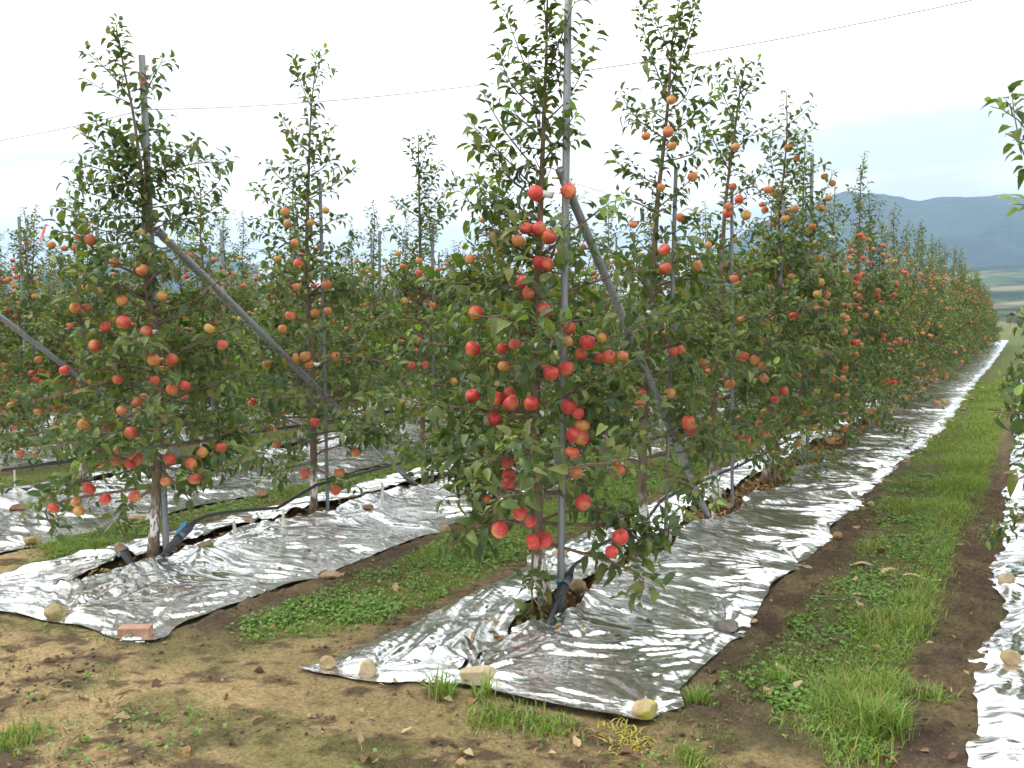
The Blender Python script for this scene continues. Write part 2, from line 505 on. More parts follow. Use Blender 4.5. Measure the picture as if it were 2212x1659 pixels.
def hill_material(name, fields):
    m, nt, b = new_mat(name)
    oc = objcoord(nt)
    n1 = noise(nt, 0.045, 6, 0.75, oc); n2 = noise(nt, 0.006, 5, 0.6, oc)
    c = ramp(nt, n1.outputs['Fac'], [(0.35, (0.016, 0.028, 0.016)), (0.65, (0.062, 0.085, 0.042))])
    if fields:
        v = nd(nt, 'ShaderNodeTexVoronoi', feature='F1', Scale=0.012); nt.links.new(oc, v.inputs['Vector'])
        fc = ramp(nt, v.outputs['Color'], [(0.2, (0.09, 0.13, 0.04)), (0.45, (0.28, 0.24, 0.13)), (0.6, (0.12, 0.17, 0.05)), (0.85, (0.33, 0.28, 0.17))])
        c = mix(nt, ramp(nt, n2.outputs['Fac'], [(0.42, (0, 0, 0)), (0.55, (1, 1, 1))]), fc, c)
    else:
        c = mix(nt, 1.0, c, ramp(nt, n2.outputs['Fac'], [(0.35, (0.7, 0.7, 0.7)), (0.65, (1.25, 1.2, 1.1))]), 'MULTIPLY')
    nt.links.new(c, b.inputs['Base Color'])
    b.inputs['Roughness'].default_value = 1.0
    b.inputs['Specular IOR Level'].default_value = 0.0
    bump(nt, b, n1.outputs['Fac'], 1.0, 14.0)
    return m
M_HILL = hill_material('forest_hill', False)
M_FIELDS = hill_material('valley_fields', True)

# ------------------------------------------------------------------ layout of the orchard
ROW_DX = 2.71
TREE_DY = 1.45
ROWX = {0: 0.58, 1: -2.12, 2: -4.84}
for k in range(3, 16):
    ROWX[k] = -4.84 - ROW_DX * (k - 2)
ROWNAME = {0: 'row at the right picture edge', 1: 'centre row', 2: 'left front row', 3: 'third row'}
# foil sheet limits: (left, right, near end)
FOIL = {0: (-0.09, 1.30, 2.2), 1: (-2.74, -1.22, 3.16), 2: (-5.46, -3.75, 2.90), 3: (-8.25, -5.98, 2.4)}
for k in range(4, 9):
    FOIL[k] = (ROWX[k] - 0.7, ROWX[k] + 0.85, 3.0)

ROWY = {0: [4.55 + TREE_DY * i for i in range(26)],
        1: [4.18, 5.66, 7.15, 8.5] + [9.9 + TREE_DY * i for i in range(56)],
        2: [3.92, 5.42, 6.95, 8.38] + [9.8 + TREE_DY * i for i in range(30)],
        3: [3.85 + TREE_DY * i for i in range(24)]}
for k in range(4, 16):
    ROWY[k] = [3.7 + 0.13 * (k % 3) + TREE_DY * i for i in range(40)]

def row_mound(x):
    z = 0
    for k in range(0, 9):
        z = z + 0.06 * np.exp(-((x - ROWX[k]) / 0.50) ** 2)
    return z

def g_smooth(x, y):
    """ground level without clods"""
    x = np.asarray(x, float); y = np.asarray(y, float)
    inrow = sstep(2.7, 4.1, y)
    near = 1 - sstep(40, 80, np.hypot(x, y))
    return (row_mound(x) * inrow + 0.02 * fbm(x * 0.7, y * 0.7, 3, 3)) * near

def foil_mask(x, y):
    m = np.zeros_like(np.asarray(x, float))
    for k, (a, b, y0) in FOIL.items():
        m = np.maximum(m, sstep(a - 0.01, a + 0.06, x) * (1 - sstep(b - 0.06, b + 0.01, x)) * sstep(y0, y0 + 0.12, y))
    return m

def lanes(x, y):
    """grass amount 0..1 and dark soil amount 0..1"""
    x = np.asarray(x, float); y = np.asarray(y, float)
    n1 = fbm(x * 2.2, y * 2.2, 11, 4); n2 = fbm(x * 6, y * 6, 15, 3)
    g = np.zeros_like(x); dk = np.zeros_like(x)
    row = sstep(3.35, 4.2, y + 0.5 * n1)
    # lane between the centre row and the right hand row
    e = 0.12 * n1
    l = sstep(-1.12, -0.80, x + 1.6 * e) * (1 - sstep(-0.45, -0.30, x + e)) * sstep(3.2, 4.2, y + 0.5 * n1 + 0.5 * (x + 0.7))
    l = l * (0.55 + 0.9 * sstep(-0.25, 0.2, n1 + 0.5 * n2))
    l = np.maximum(l, 0.45 * sstep(-1.22, -1.05, x) * (1 - sstep(-0.5, -0.4, x)) * sstep(0.05, 0.3, n1 + 0.4 * n2) * sstep(3.3, 3.8, y))
    far = sstep(6.5, 11, y)
    l = np.maximum(l, far * sstep(-1.15, -0.95, x) * (1 - sstep(-0.33, -0.2, x)))
    g = np.maximum(g, l)
    dk = np.maximum(dk, (sstep(-1.4, -1.22, x) * (1 - sstep(-0.1, 0.0, x))) * sstep(3.0, 3.6, y + 0.3 * n1))
    # lane between left front row and centre row
    l = sstep(-3.62, -3.45, x + e) * (1 - sstep(-3.0, -2.84, x + e)) * sstep(3.05, 3.6, y + 0.4 * n1 - 0.8 * (x + 3.3))
    l2 = 0.4 * sstep(-3.2, -3.0, x) * (1 - sstep(-2.85, -2.78, x)) * sstep(3.4, 4.2, y)
    l = np.maximum(l * (0.75 + 0.6 * sstep(-0.3, 0.1, n1)), l2 * sstep(-0.15, 0.2, n2 + n1))
    l = np.maximum(l, sstep(7.0, 9.0, y) * sstep(-3.7, -3.5, x) * (1 - sstep(-2.9, -2.8, x)))
    g = np.maximum(g, l)
    dk = np.maximum(dk, sstep(-3.85, -3.74, x) * (1 - sstep(-3.45, -3.2, x + e)) * sstep(2.7, 3.2, y + 0.3 * n1))
    dk = np.maximum(dk, 0.8 * sstep(-3.0, -2.82, x + e) * (1 - sstep(-2.70, -2.6, x)) * sstep(3.1, 3.7, y))
    # lanes further left
    for k in range(3, 9):
        a, b = FOIL[k][1], FOIL[k - 1][0]
        c0 = sstep(a - 0.02, a + 0.10, x + e * 0.5) * (1 - sstep(b - 0.12, b + 0.0, x + e * 0.5)) * row
        g = np.maximum(g, c0 * (0.8 + 0.4 * sstep(-0.3, 0.1, n1)))
        dk = np.maximum(dk, sstep(a - 0.2, a, x) * (1 - sstep(b, b + 0.2, x)) * row * 0.8)
    return np.clip(g, 0, 1), np.clip(dk, 0, 1)

def slit_mask(x, y):
    m = np.zeros_like(np.asarray(x, float))
    for k in range(0, 4):
        m = np.maximum(m, np.exp(-((x - ROWX[k]) / 0.22) ** 2) * sstep(3.3, 3.8, y))
    return m

# ------------------------------------------------------------------ ground
def spaced(fine0, fine1, step, lo, hi, grow=1.16):
    mid = list(np.arange(fine0, fine1, step))
    a, s, left = fine0, step, []
    while a > lo:
        s *= grow; a -= s; left.append(a)
    a, s, right = mid[-1], step, []
    while a < hi:
        s *= grow; a += s; right.append(a)
    return np.array(left[::-1] + mid + right)

def build_ground():
    xs = spaced(-7.2, 0.9, 0.027, -4200, 2600)
    ys = spaced(1.5, 9.0, 0.027, -300, 3700)
    X, Y = np.meshgrid(xs, ys)
    g, dk = lanes(X, Y)
    fm = foil_mask(X, Y)
    dist = np.hypot(X, Y)
    close = 1 - sstep(14, 30, dist)
    clod = 0.060 * np.abs(fbm(X * 8, Y * 8, 21, 4)) + 0.018 * fbm(X * 19, Y * 19, 25, 2)
    tread = 0.030 * np.clip(np.sin(Y * 42 + 2.5 * fbm(X * 3, Y * 3, 31, 2)), -0.3, 1) * sstep(-0.42, -0.34, X) * (1 - sstep(-0.16, -0.1, X)) * sstep(3.3, 3.9, Y) * (1 - sstep(9, 12, Y))
    tread2 = 0.026 * np.clip(np.sin((Y + 0.6 * X) * 46 + 2 * fbm(X * 3, Y * 3, 33, 2)), -0.3, 1) * sstep(-1.2, -1.14, X) * (1 - sstep(-1.02, -0.95, X)) * sstep(3.3, 3.9, Y) * (1 - sstep(7, 9, Y))
    crumb = 0.026 * np.maximum(0, fbm(X * 6, Y * 6, 41, 4)) + 0.008 * fbm(X * 18, Y * 18, 43, 2)
    Z = g_smooth(X, Y) + close * (1 - fm) * (dk * clod + (1 - dk) * crumb + tread + tread2) - 0.02 * fm
    # colours of the bare soil itself
    n1 = fbm(X * 1.3, Y * 1.3, 51, 5); n2 = fbm(X * 4.5, Y * 4.5, 57, 4); n3 = fbm(X * 0.8 + 5, Y * 2.0, 61, 4)
    tan = np.array([0.52, 0.385, 0.19]); olive = np.array([0.34, 0.265, 0.12]); dark = np.array([0.118, 0.080, 0.053])
    moss = np.array([0.17, 0.185, 0.05]); green = np.array([0.12, 0.15, 0.038]); brown = np.array([0.24, 0.165, 0.092])
    C = np.broadcast_to(tan, X.shape + (3,)).copy()
    def lay(c, m):
        nonlocal C
        m = np.clip(m, 0, 1)[..., None]
        C = C * (1 - m) + c * m
    # the beaten sandy track shows at the near side; soil gets damper towards the rows
    s = (Y - 1.95) + 0.28 * (X + 2.3)
    lay(olive, 0.8 * sstep(0.25, 0.95, s * 0.62 + 0.9 * n1))
    lay(brown, 0.45 * sstep(0.05, 0.3, n2 + 0.25 * n3))
    n4 = fbm(X * 9, Y * 13, 65, 3)
    lay(np.array([0.10, 0.065, 0.04]), 0.8 * sstep(0.10, 0.26, n4 + 0.35 * n2))
    lay(moss, 0.5 * sstep(0.0, 0.25, n3 + 0.35 * n2) * sstep(-0.2, 0.5, s))
    lay(dark, dk * (0.8 + 0.4 * n2))
    lay(brown, slit_mask(X, Y) * 0.8)
    lay(green, 0.75 * g)
    # meadow and fields away from the orchard
    lay(np.array([0.085, 0.12, 0.03]), sstep(26, 60, dist) * (0.8 + 0.5 * n1))
    n, m = X.shape
    idx = np.arange(n * m).reshape(n, m)
    F = np.stack([idx[:-1, :-1], idx[:-1, 1:], idx[1:, 1:], idx[1:, :-1]], -1).reshape(-1, 4)
    V = np.stack([X, Y, Z], -1).reshape(-1, 3)
    o = link('ground', mesh_from('ground', V, F, [M_SOIL], True, C.reshape(-1, 3)))
    tag(o, 'bare sandy and dark soil of the orchard floor', None, None, 'structure')
build_ground()

# ------------------------------------------------------------------ mountains
def ridge(name, crest, D, depth, mat, seed, rough, ease, x0, x1, step=6):
    cx = np.array([c[0] for c in crest], float); cy = np.array([c[1] for c in crest], float)
    px = np.arange(x0, x1, step, dtype=float)
    py = np.interp(px, cx, cy)
    elev = (VPY - py) / FPX
    azi = (px - CX) / FPX
    T = np.linspace(0, 1, 46)
    V = []
    for t in T:
        d = D - depth * t
        dirx = FW[0] + RT[0] * azi; diry = FW[1] + RT[1] * azi
        X, Y = dirx * D + (-FW[0]) * depth * t, diry * D + (-FW[1]) * depth * t
        h = elev * D
        prof = (1 - t) ** ease
        gul = rough * h * np.sin(math.pi * min(1, t * 1.15)) * (fbm(X / 260, Y / 420, seed, 4))
        fine = 0.010 * h * fbm(X / 22, Y / 22, seed + 5, 3)
        V.append(np.stack([X, Y, h * prof + gul + fine - 2.0 * (t > 0.97)], -1))
    back = V[0] + np.stack([FW[0] * 300 + 0 * azi, FW[1] * 300 + 0 * azi, -elev * D], -1)
    V = [back] + V
    n, m = len(V), len(px)
    idx = np.arange(n * m).reshape(n, m)
    F = np.stack([idx[:-1, :-1], idx[:-1, 1:], idx[1:, 1:], idx[1:, :-1]], -1).reshape(-1, 4)
    o = link(name, mesh_from(name, np.concatenate(V), F, [mat]))
    return o
mt = ridge('mountain', [(1380, 690), (1480, 600), (1560, 535), (1594, 509), (1628, 484), (1719, 455), (1776, 428), (1813, 416), (1850, 419), (1875, 420), (1925, 426), (1949, 431), (1973, 437),
    (2006, 430), (2047, 427), (2060, 429), (2132, 425), (2158, 422), (2181, 428), (2212, 430), (2330, 420), (2450, 438), (2600, 410), (2800, 470), (3000, 560), (3200, 600), (3500, 690)],
    2700, 1100, M_HILL, 5, 0.22, 0.85, 1380, 3500)
tag(mt, 'long forested mountain ridge hazy blue behind the right end of the rows', None, None, 'structure')
mt2 = ridge('mountain', [(-900, 640), (-500, 590), (-150, 610), (60, 600), (180, 585), (262, 560), (330, 540), (400, 531), (450, 540), (520, 565), (600, 585), (760, 612), (900, 630), (980, 622), (1045, 610), (1110, 618), (1200, 640), (1400, 690)],
    2900, 1100, M_HILL, 25, 0.2, 0.9, -900, 1400)
tag(mt2, 'low hazy mountain seen between the trees of the left rows', None, None, 'structure')
fh = ridge('hills', [(-900, 668), (0, 662), (800, 660), (1500, 640), (1800, 610), (2000, 585), (2150, 572), (2300, 570), (2600, 590), (3500, 650)],
    1500, 1050, M_FIELDS, 45, 0.12, 1.1, -900, 3500, 8)
tag(fh, 'gentle foothills with pale fields below the mountain', None, None, 'structure')
hz = MB(); hz.box((-800, 1950, 199), (8600, 5400, 402))
M_HAZE = bpy.data.materials.new('haze_air'); M_HAZE.use_nodes = True
hn = M_HAZE.node_tree; hn.nodes.clear()
ho = hn.nodes.new('ShaderNodeOutputMaterial'); hv = hn.nodes.new('ShaderNodeVolumePrincipled')
hv.inputs['Color'].default_value = (0.44, 0.66, 0.93, 1)
hv.inputs['Density'].default_value = 0.00024
hn.links.new(hv.outputs[0], ho.inputs['Volume'])
HAZE_MB = hz

# ------------------------------------------------------------------ reflective foil sheets
STONES = [  # frame x, y of the foot, width m, depth m, height m, kind, angular, label
    (708, 1447, .10, .085, .065, 'tan', 0.15, 'small tan stone on the near left corner of the centre foil', 1),
    (794, 1466, .125, .10, .085, 'pale', 0.25, 'rounded pale stone on the front edge of the centre foil', 1),
    (1032, 1483, .20, .12, .075, 'pale', 0.2, 'large flat pale boulder pinning the front of the centre foil', 1),
    (1390, 1556, .155, .12, .08, 'lichen', 0.2, 'yellow lichened stone on the near right corner of the centre foil', 1),
    (1568, 1368, .16, .12, .075, 'grey', 0.45, 'dark grey angular stone on the right edge of the centre foil', 1),
    (1250, 1306, .125, .10, .09, 'tan', 0.5, 'angular orange tan stone beside the first centre post', 1),
    (1750, 1232, .115, .07, .025, 'tan', 0.4, 'thin flat tan slab on the right edge of the centre foil', 1),
    (1808, 1168, .09, .08, .075, 'brown', 0.5, 'rough rusty brown stone on the right edge of the centre foil', 1),
    (1881, 1097, .085, .07, .055, 'pale', 0.8, 'squared grey block on the right edge of the centre foil', 1),
    (1864, 1108, .06, .05, .045, 'brown', 0.5, 'small brown stone next to the squared grey block', 1),
    (1918, 1050, .13, .08, .05, 'brown', 0.4, None, 1), (1957, 1006, .12, .08, .05, 'brown', 0.4, None, 1),
    (1990, 978, .13, .08, .05, 'grey', 0.4, None, 1), (2022, 948, .12, .1, .06, 'brown', 0.4, None, 1),
    (2052, 915, .13, .1, .07, 'tan', 0.4, None, 1), (2080, 890, .13, .1, .07, 'brown', 0.4, None, 1),
    (2100, 865, .15, .1, .07, 'brown', 0.4, None, 1), (2122, 842, .15, .1, .07, 'tan', 0.4, None, 1),
    (1208, 1216, .13, .1, .07, 'pale', 0.4, 'pale stone on the left edge of the centre foil behind the trunk', 1),
    (1570, 1118, .12, .09, .06, 'tan', 0.4, 'tan stone in the litter strip at the foot of the centre strut', 1),
    (120, 1344, .135, .11, .085, 'mossy', 0.3, 'mossy round stone on the front edge of the left foil', 2),
    (713, 1252, .165, .11, .055, 'tan', 0.5, 'flat wedge shaped tan stone on the right edge of the left foil', 2),
    (445, 1208, .13, .07, .065, 'mossy', 0.2, 'short log shaped stone in the middle of the left foil', 2),
    (797, 1115, .12, .08, .055, 'brown', 0.4, 'reddish stone on the left foil beyond its second tree', 2),
    (962, 1156, .12, .09, .075, 'tan', 0.4, 'yellowish stone on the right edge of the left foil, farther back', 2),
    (262, 1209, .13, .1, .075, 'brown', 0.5, 'rough reddish rock lying in the grass behind the left foil', 2),
    (541, 1146, .13, .08, .045, 'brown', 0.4, 'flat brown rock on the far edge of the left foil', 2),
    (68, 1178, .17, .11, .075, 'mossy', 0.4, 'dark mossy stone on the near edge of the third foil', 3),
    (297, 1128, .19, .1, .055, 'tan', 0.4, 'flat tan stone on the near edge of the third foil', 3),
    (41, 1112, .2, .1, .06, 'brown', 0.4, 'flat reddish stone in the middle of the third foil', 3),
    (567, 1077, .14, .1, .07, 'brown', 0.4, 'brown stone on the near edge of the third foil behind the hose', 3),
    (546, 1020, .16, .1, .06, 'brown', 0.4, 'reddish stone on the middle of the third foil', 3),
    (2174, 1274, .12, .1, .08, 'pale', 0.3, 'pale stone on the edge of the right hand foil, upper one', 0),
    (2184, 1447, .11, .09, .085, 'tan', 0.3, 'tan stone on the edge of the right hand foil, lower one', 0),
    (2208, 1136, .12, .1, .09, 'tan', 0.3, 'small tan stone on the right hand foil far up the lane', 0),
]
for s_ in range(len(STONES)):
    x_, y_ = STONES[s_][0], STONES[s_][1]
    w_, d_, h_ = (q * 0.84 for q in STONES[s_][2:5])
    STONES[s_] = (ground_pt(x_, y_), w_, d_, h_) + STONES[s_][5:]
BRICK_P = ground_pt(293, 1380)

def tri(t):
    return np.abs((t % 1.0) * 2 - 1) * 2 - 1

def wrinkle(x, y, pins, seed, base=0.15):
    """creases drawn out along the tension lines between the stones that hold the film"""
    th = base + 0.55 * vnoise(x * 1.1, y * 1.1, seed + 1) + 0.35 * vnoise(x * 3.1, y * 3.1, seed + 2)
    c2, s2 = np.cos(2 * th), np.sin(2 * th)
    pull = np.zeros_like(x)
    for p in pins:
        dx, dy = x - p[0], y - p[1]
        rr = np.hypot(dx, dy)
        a = 2 * np.arctan2(dy, dx)
        w = 5.0 * np.exp(-rr / 0.28)
        c2 = c2 + w * np.cos(a); s2 = s2 + w * np.sin(a)
        pull = np.maximum(pull, np.exp(-rr / 0.30))
    ang = 0.5 * np.arctan2(s2, c2)
    dx, dy = np.cos(ang), np.sin(ang)
    def streak(f, L, n, sd):
        acc = vnoise(x * f, y * f, sd); wt = 1.0
        for q in range(1, n + 1):
            t = L * q / n; k = 1 - 0.75 * q / n
            acc = acc + k * (vnoise((x + dx * t) * f, (y + dy * t) * f, sd) + vnoise((x - dx * t) * f, (y - dy * t) * f, sd)); wt += 2 * k * k
        return acc / math.sqrt(wt)
    a1 = 0.30 + 0.95 * sstep(-0.35, 0.35, vnoise(x * 1.7, y * 1.7, seed + 9))
    a2 = 0.30 + 0.95 * sstep(-0.35, 0.35, vnoise(x * 2.3 + 7, y * 2.3, seed + 10))
    A, B_, C_ = streak(9, 0.34, 16, seed + 3), streak(20, 0.26, 16, seed + 4), streak(38, 0.16, 14, seed + 5)
    sharp = lambda q: np.sign(q) * np.abs(q) ** 0.75
    w = 0.008 * vnoise(x * 2.4, y * 2.4, seed + 6) + a1 * 0.0070 * sharp(A) + a2 * 0.0064 * sharp(B_) + 0.0036 * sharp(C_)
    w = w + 0.009 * pull * sharp(A) * a1 * 0.6 + 0.003 * pull * B_
    return w

def gap_at(k, Y, ys):
    g = 0.012 + 0.018 * (vnoise(Y * 2.2, Y * 0 + k, 77) + 0.4)
    for ty in ROWY[k][:14]:
        g = g + 0.11 * np.exp(-((Y - ty + 0.05) / 0.38) ** 2)
    if k == 1:
        g = g + 0.08 * sstep(6.2, 7.0, Y)
    g = np.maximum(0, np.minimum(g, (Y - ys) * 0.30))
    return g

HEM = {1: [(672, 1454), (800, 1478), (940, 1490), (1032, 1500), (1150, 1524), (1280, 1548), (1400, 1566), (1428, 1552)],
       2: [(-160, 1285), (-60, 1312), (0, 1330), (100, 1350), (180, 1362), (262, 1390), (332, 1391)]}
def build_foil(k, y1, step, label):
    xl, xr, y0 = FOIL[k]
    pins = [s for s in STONES if s[-1] == k]
    pp = [p[0] for p in pins] + ([BRICK_P] if k == 2 else [])
    ys_start = {1: 3.70, 2: 3.22, 3: 3.0}.get(k, 3.3)
    Y = [0.0]
    while Y[-1] < y1 - y0:
        Y.append(Y[-1] + step * max(1.0, (Y[-1] + y0) / 5.5) ** 1.4)
    T = np.array(Y)
    nu = max(20, int((xr - xl) / 2 / step))
    V, F, base = [], [], 0
    for side in (0, 1):
        U = np.linspace(0, 1, nu)
        TT, UU = np.meshgrid(T, U, indexing='ij')
        yy = TT + y0
        g = gap_at(k, yy, ys_start)
        xc = ROWX[k] + 0.03 * vnoise(yy * 1.3, yy * 0, 5 + k)
        # scalloped outer edges, drawn outwards where a stone pins them
        el = xl + 0.045 * vnoise(yy * 1.1, yy * 0, 30 + k) + 0.018 * vnoise(yy * 5, yy * 0, 31 + k)
        er = xr + 0.045 * vnoise(yy * 1.1, yy * 0, 40 + k) + 0.018 * vnoise(yy * 5, yy * 0, 41 + k)
        if k == 1:
            er = er + 0.25 * sstep(6.5, 15, yy); xc = xc + 0.12 * sstep(6, 12, yy)
        if k == 0:
            el = el + 0.02 * vnoise(yy * 9, yy * 0, 45)
        for p in pp:
            el = el - 0.06 * np.exp(-((yy - p[1]) / 0.12) ** 2) * (p[0] < xl + 0.3)
            er = er + 0.06 * np.exp(-((yy - p[1]) / 0.12) ** 2) * (p[0] > xr - 0.3)
        x = (el + (xc - g - el) * UU) if side == 0 else (xc + g + (er - xc - g) * UU)
        # near hem runs askew
        v = (x - xl) / (xr - xl)
        hem = 0 * v
        if k in HEM:
            hp = sorted([tuple(ground_pt(*q)[:2]) for q in HEM[k]])
            hem = np.interp(x, [q[0] for q in hp], [q[1] for q in hp]) - y0
        hem = hem + 0.012 * vnoise(x * 5, x * 0, 60 + k)
        yy = yy + hem * np.exp(-TT / 0.5)
        edge = np.minimum(np.minimum((UU if side == 0 else 1 - UU) * 0.7, TT), 1.0)
        w = wrinkle(x, yy, pp, 100 * k, {1: 0.12 if side else -0.5, 2: 0.75, 3: 0.5}.get(k, 0.2))
        if k == 0:
            w = w * 1.1
        lift = sstep(0, 0.12, edge)
        pinned = np.ones_like(x)
        for p in pp:
            pinned = pinned * (1 - 0.9 * np.exp(-(np.hypot(x - p[0], yy - p[1]) / 0.07) ** 2))
        fade = 1 - 0.35 * sstep(8, 20, yy)
        near_slit = np.exp(-((x - xc) / 0.10) ** 2)
        z = g_smooth(x, yy) + 0.012 + (0.024 + np.maximum(w * fade, -0.022)) * (0.25 + 0.75 * lift) * pinned + 0.02 * near_slit * (g > 0.01)
        V.append(np.stack([x, yy, z], -1).reshape(-1, 3))
        n, m = x.shape
        idx = np.arange(n * m).reshape(n, m) + base
        F.append(np.stack([idx[:-1, :-1], idx[:-1, 1:], idx[1:, 1:], idx[1:, :-1]], -1).reshape(-1, 4))
        base += n * m
    V = np.concatenate(V); F = np.concatenate(F)
    o = link('reflective_sheet', mesh_from('reflective_sheet', V, F, [M_FOIL], False))
    tag(o, label, 'foil sheet', 'reflective foil sheets under the rows')
    return o
build_foil(1, 75, 0.0095, 'crumpled silver reflective foil slit along the centre row of trees')
build_foil(2, 45, 0.0115, 'crumpled silver foil under the left front row, held by a brick')
build_foil(0, 30, 0.016, 'bright crinkled foil strip at the lower right picture edge')
build_foil(3, 35, 0.024, 'long silver foil behind the grass strip left of the left front row')
build_foil(4, 30, 0.045, 'narrow glimpse of silver foil under the fourth row')
build_foil(5, 30, 0.06, 'farthest strip of silver foil glimpsed under the trees on the left')

# ------------------------------------------------------------------ stones and bricks
def ico(sub=3):
    import bmesh
    bm = bmesh.new(); bmesh.ops.create_icosphere(bm, subdivisions=sub, radius=1.0)
    v = np.array([q.co[:] for q in bm.verts]); f = np.array([[q.index for q in p.verts] for p in bm.faces])
    bm.free()
    return v, f
ICO_V, ICO_F = ico(4)

def stone_mesh(w, d, h, ang, seed, mat):
    r = np.random.default_rng(seed)
    v = ICO_V.copy()
    # cut with random planes for flat faces, then soft noise
    ang = min(0.9, ang + 0.15)
    for _ in range(int(6 + 16 * ang)):
        n = unit(r.normal(size=3)); c = r.uniform(0.62, 0.95) if ang > 0.2 else r.uniform(0.8, 0.98)
        s = v @ n
        v = v - np.maximum(0, s - c)[:, None] * n * 0.92
    v = v * (1 + 0.13 * fbm(v[:, 0] * 2.2 + v[:, 2], v[:, 1] * 2.2 - v[:, 2] * 0.7, seed, 4)[:, None])
    v = v * np.array([w / 2, d / 2, h / 2 * 1.15])
    v[:, 2] -= v[:, 2].min() * 0.8
    return mesh_from('stone', v, ICO_F, [mat], True)
for i, (p, w, d, h, kd, ang, lab, k) in enumerate(STONES):
    z = float(g_smooth(p[0], p[1])) + 0.012
    o = link('stone', stone_mesh(w, d, h, ang, 300 + i, M_STONE[kd]), None, (p[0], p[1], z))
    o.rotation_euler = (0, 0, YAW + random.uniform(-0.25, 0.25))
    tag(o, lab or 'small brownish stone far along the right edge of the centre foil', 'stone', 'stones weighing down the foil')
# brick on the corner of the left foil, with a torn tongue of foil folded over it
bk = MB(); bk.box((0, 0, 0.027), (0.155, 0.075, 0.052))
bo = link('brick_block', bk.mesh('brick_block', M_STONE['brick'], False), None, (BRICK_P[0], BRICK_P[1], float(g_smooth(BRICK_P[0], BRICK_P[1])) + 0.012))
bv = bo.modifiers.new('edge', 'BEVEL'); bv.width = 0.004; bv.segments = 2
bo.rotation_euler = (0, 0, YAW + 0.06)
tag(bo, 'pinkish clay brick holding the near corner of the left foil', 'brick')
tv = np.array([(-.055, -.042, .004), (-.016, -.046, .036), (.0, -.048, .024), (.045, -.046, .008), (.055, -.042, .002), (-.062, -.05, -.012), (.062, -.05, -.012)])
link('foil_tongue', mesh_from('foil_tongue', tv, [(5, 0, 1), (5, 1, 2, 3), (5, 3, 4, 6)], [M_FOIL], False), bo)

# ------------------------------------------------------------------ leaves and apples (shared shapes)
def leaf_template(curl, fold, wide):
    t = np.array([0.0, 0.22, 0.48, 0.75, 1.0])
    wd = np.array([0.0, 0.86, 1.0, 0.66, 0.0]) * wide * 0.5
    V = []
    V += [(-0.011, -0.30, 0.06), (0.011, -0.30, 0.06)]          # petiole
    for i, (a, b) in enumerate(zip(t, wd)):
        z = -curl * a * a
        y = a * (1 - 0.15 * abs(curl) * a)
        if i in (0, 4):
            V.append((0, y, z))
        else:
            wob = 0.05 * math.sin(i * 2.1 + curl * 9)
            V += [(-b, y, z + fold * b * 2 + wob), (0, y, z), (b, y, z + fold * b * 2 - wob)]
    # indices: 0,1 petiole, 2 base, 3-5, 6-8, 9-11, 12 tip
    Q = [(0, 1, 2), (2, 4, 3), (2, 5, 4), (3, 4, 7), (3, 7, 6), (4, 5, 8), (4, 8, 7), (6, 7, 10), (6, 10, 9), (7, 8, 11), (7, 11, 10), (9, 10, 12), (10, 11, 12)]
    return np.array(V, float), np.array(Q)
LEAF_T = [leaf_template(0.5, 0.26, 0.56), leaf_template(0.28, 0.34, 0.54), leaf_template(0.75, 0.22, 0.58), leaf_template(0.1, 0.36, 0.50), leaf_template(1.05, 0.28, 0.54)]
GREENS = np.array([(0.062, 0.098, 0.030), (0.082, 0.120, 0.032), (0.112, 0.142, 0.037), (0.136, 0.152, 0.042), (0.054, 0.090, 0.038)])
YOUNG = np.array([(0.19, 0.29, 0.06), (0.23, 0.35, 0.08)])
OLD = np.array([(0.13, 0.10, 0.03), (0.20, 0.17, 0.03)])

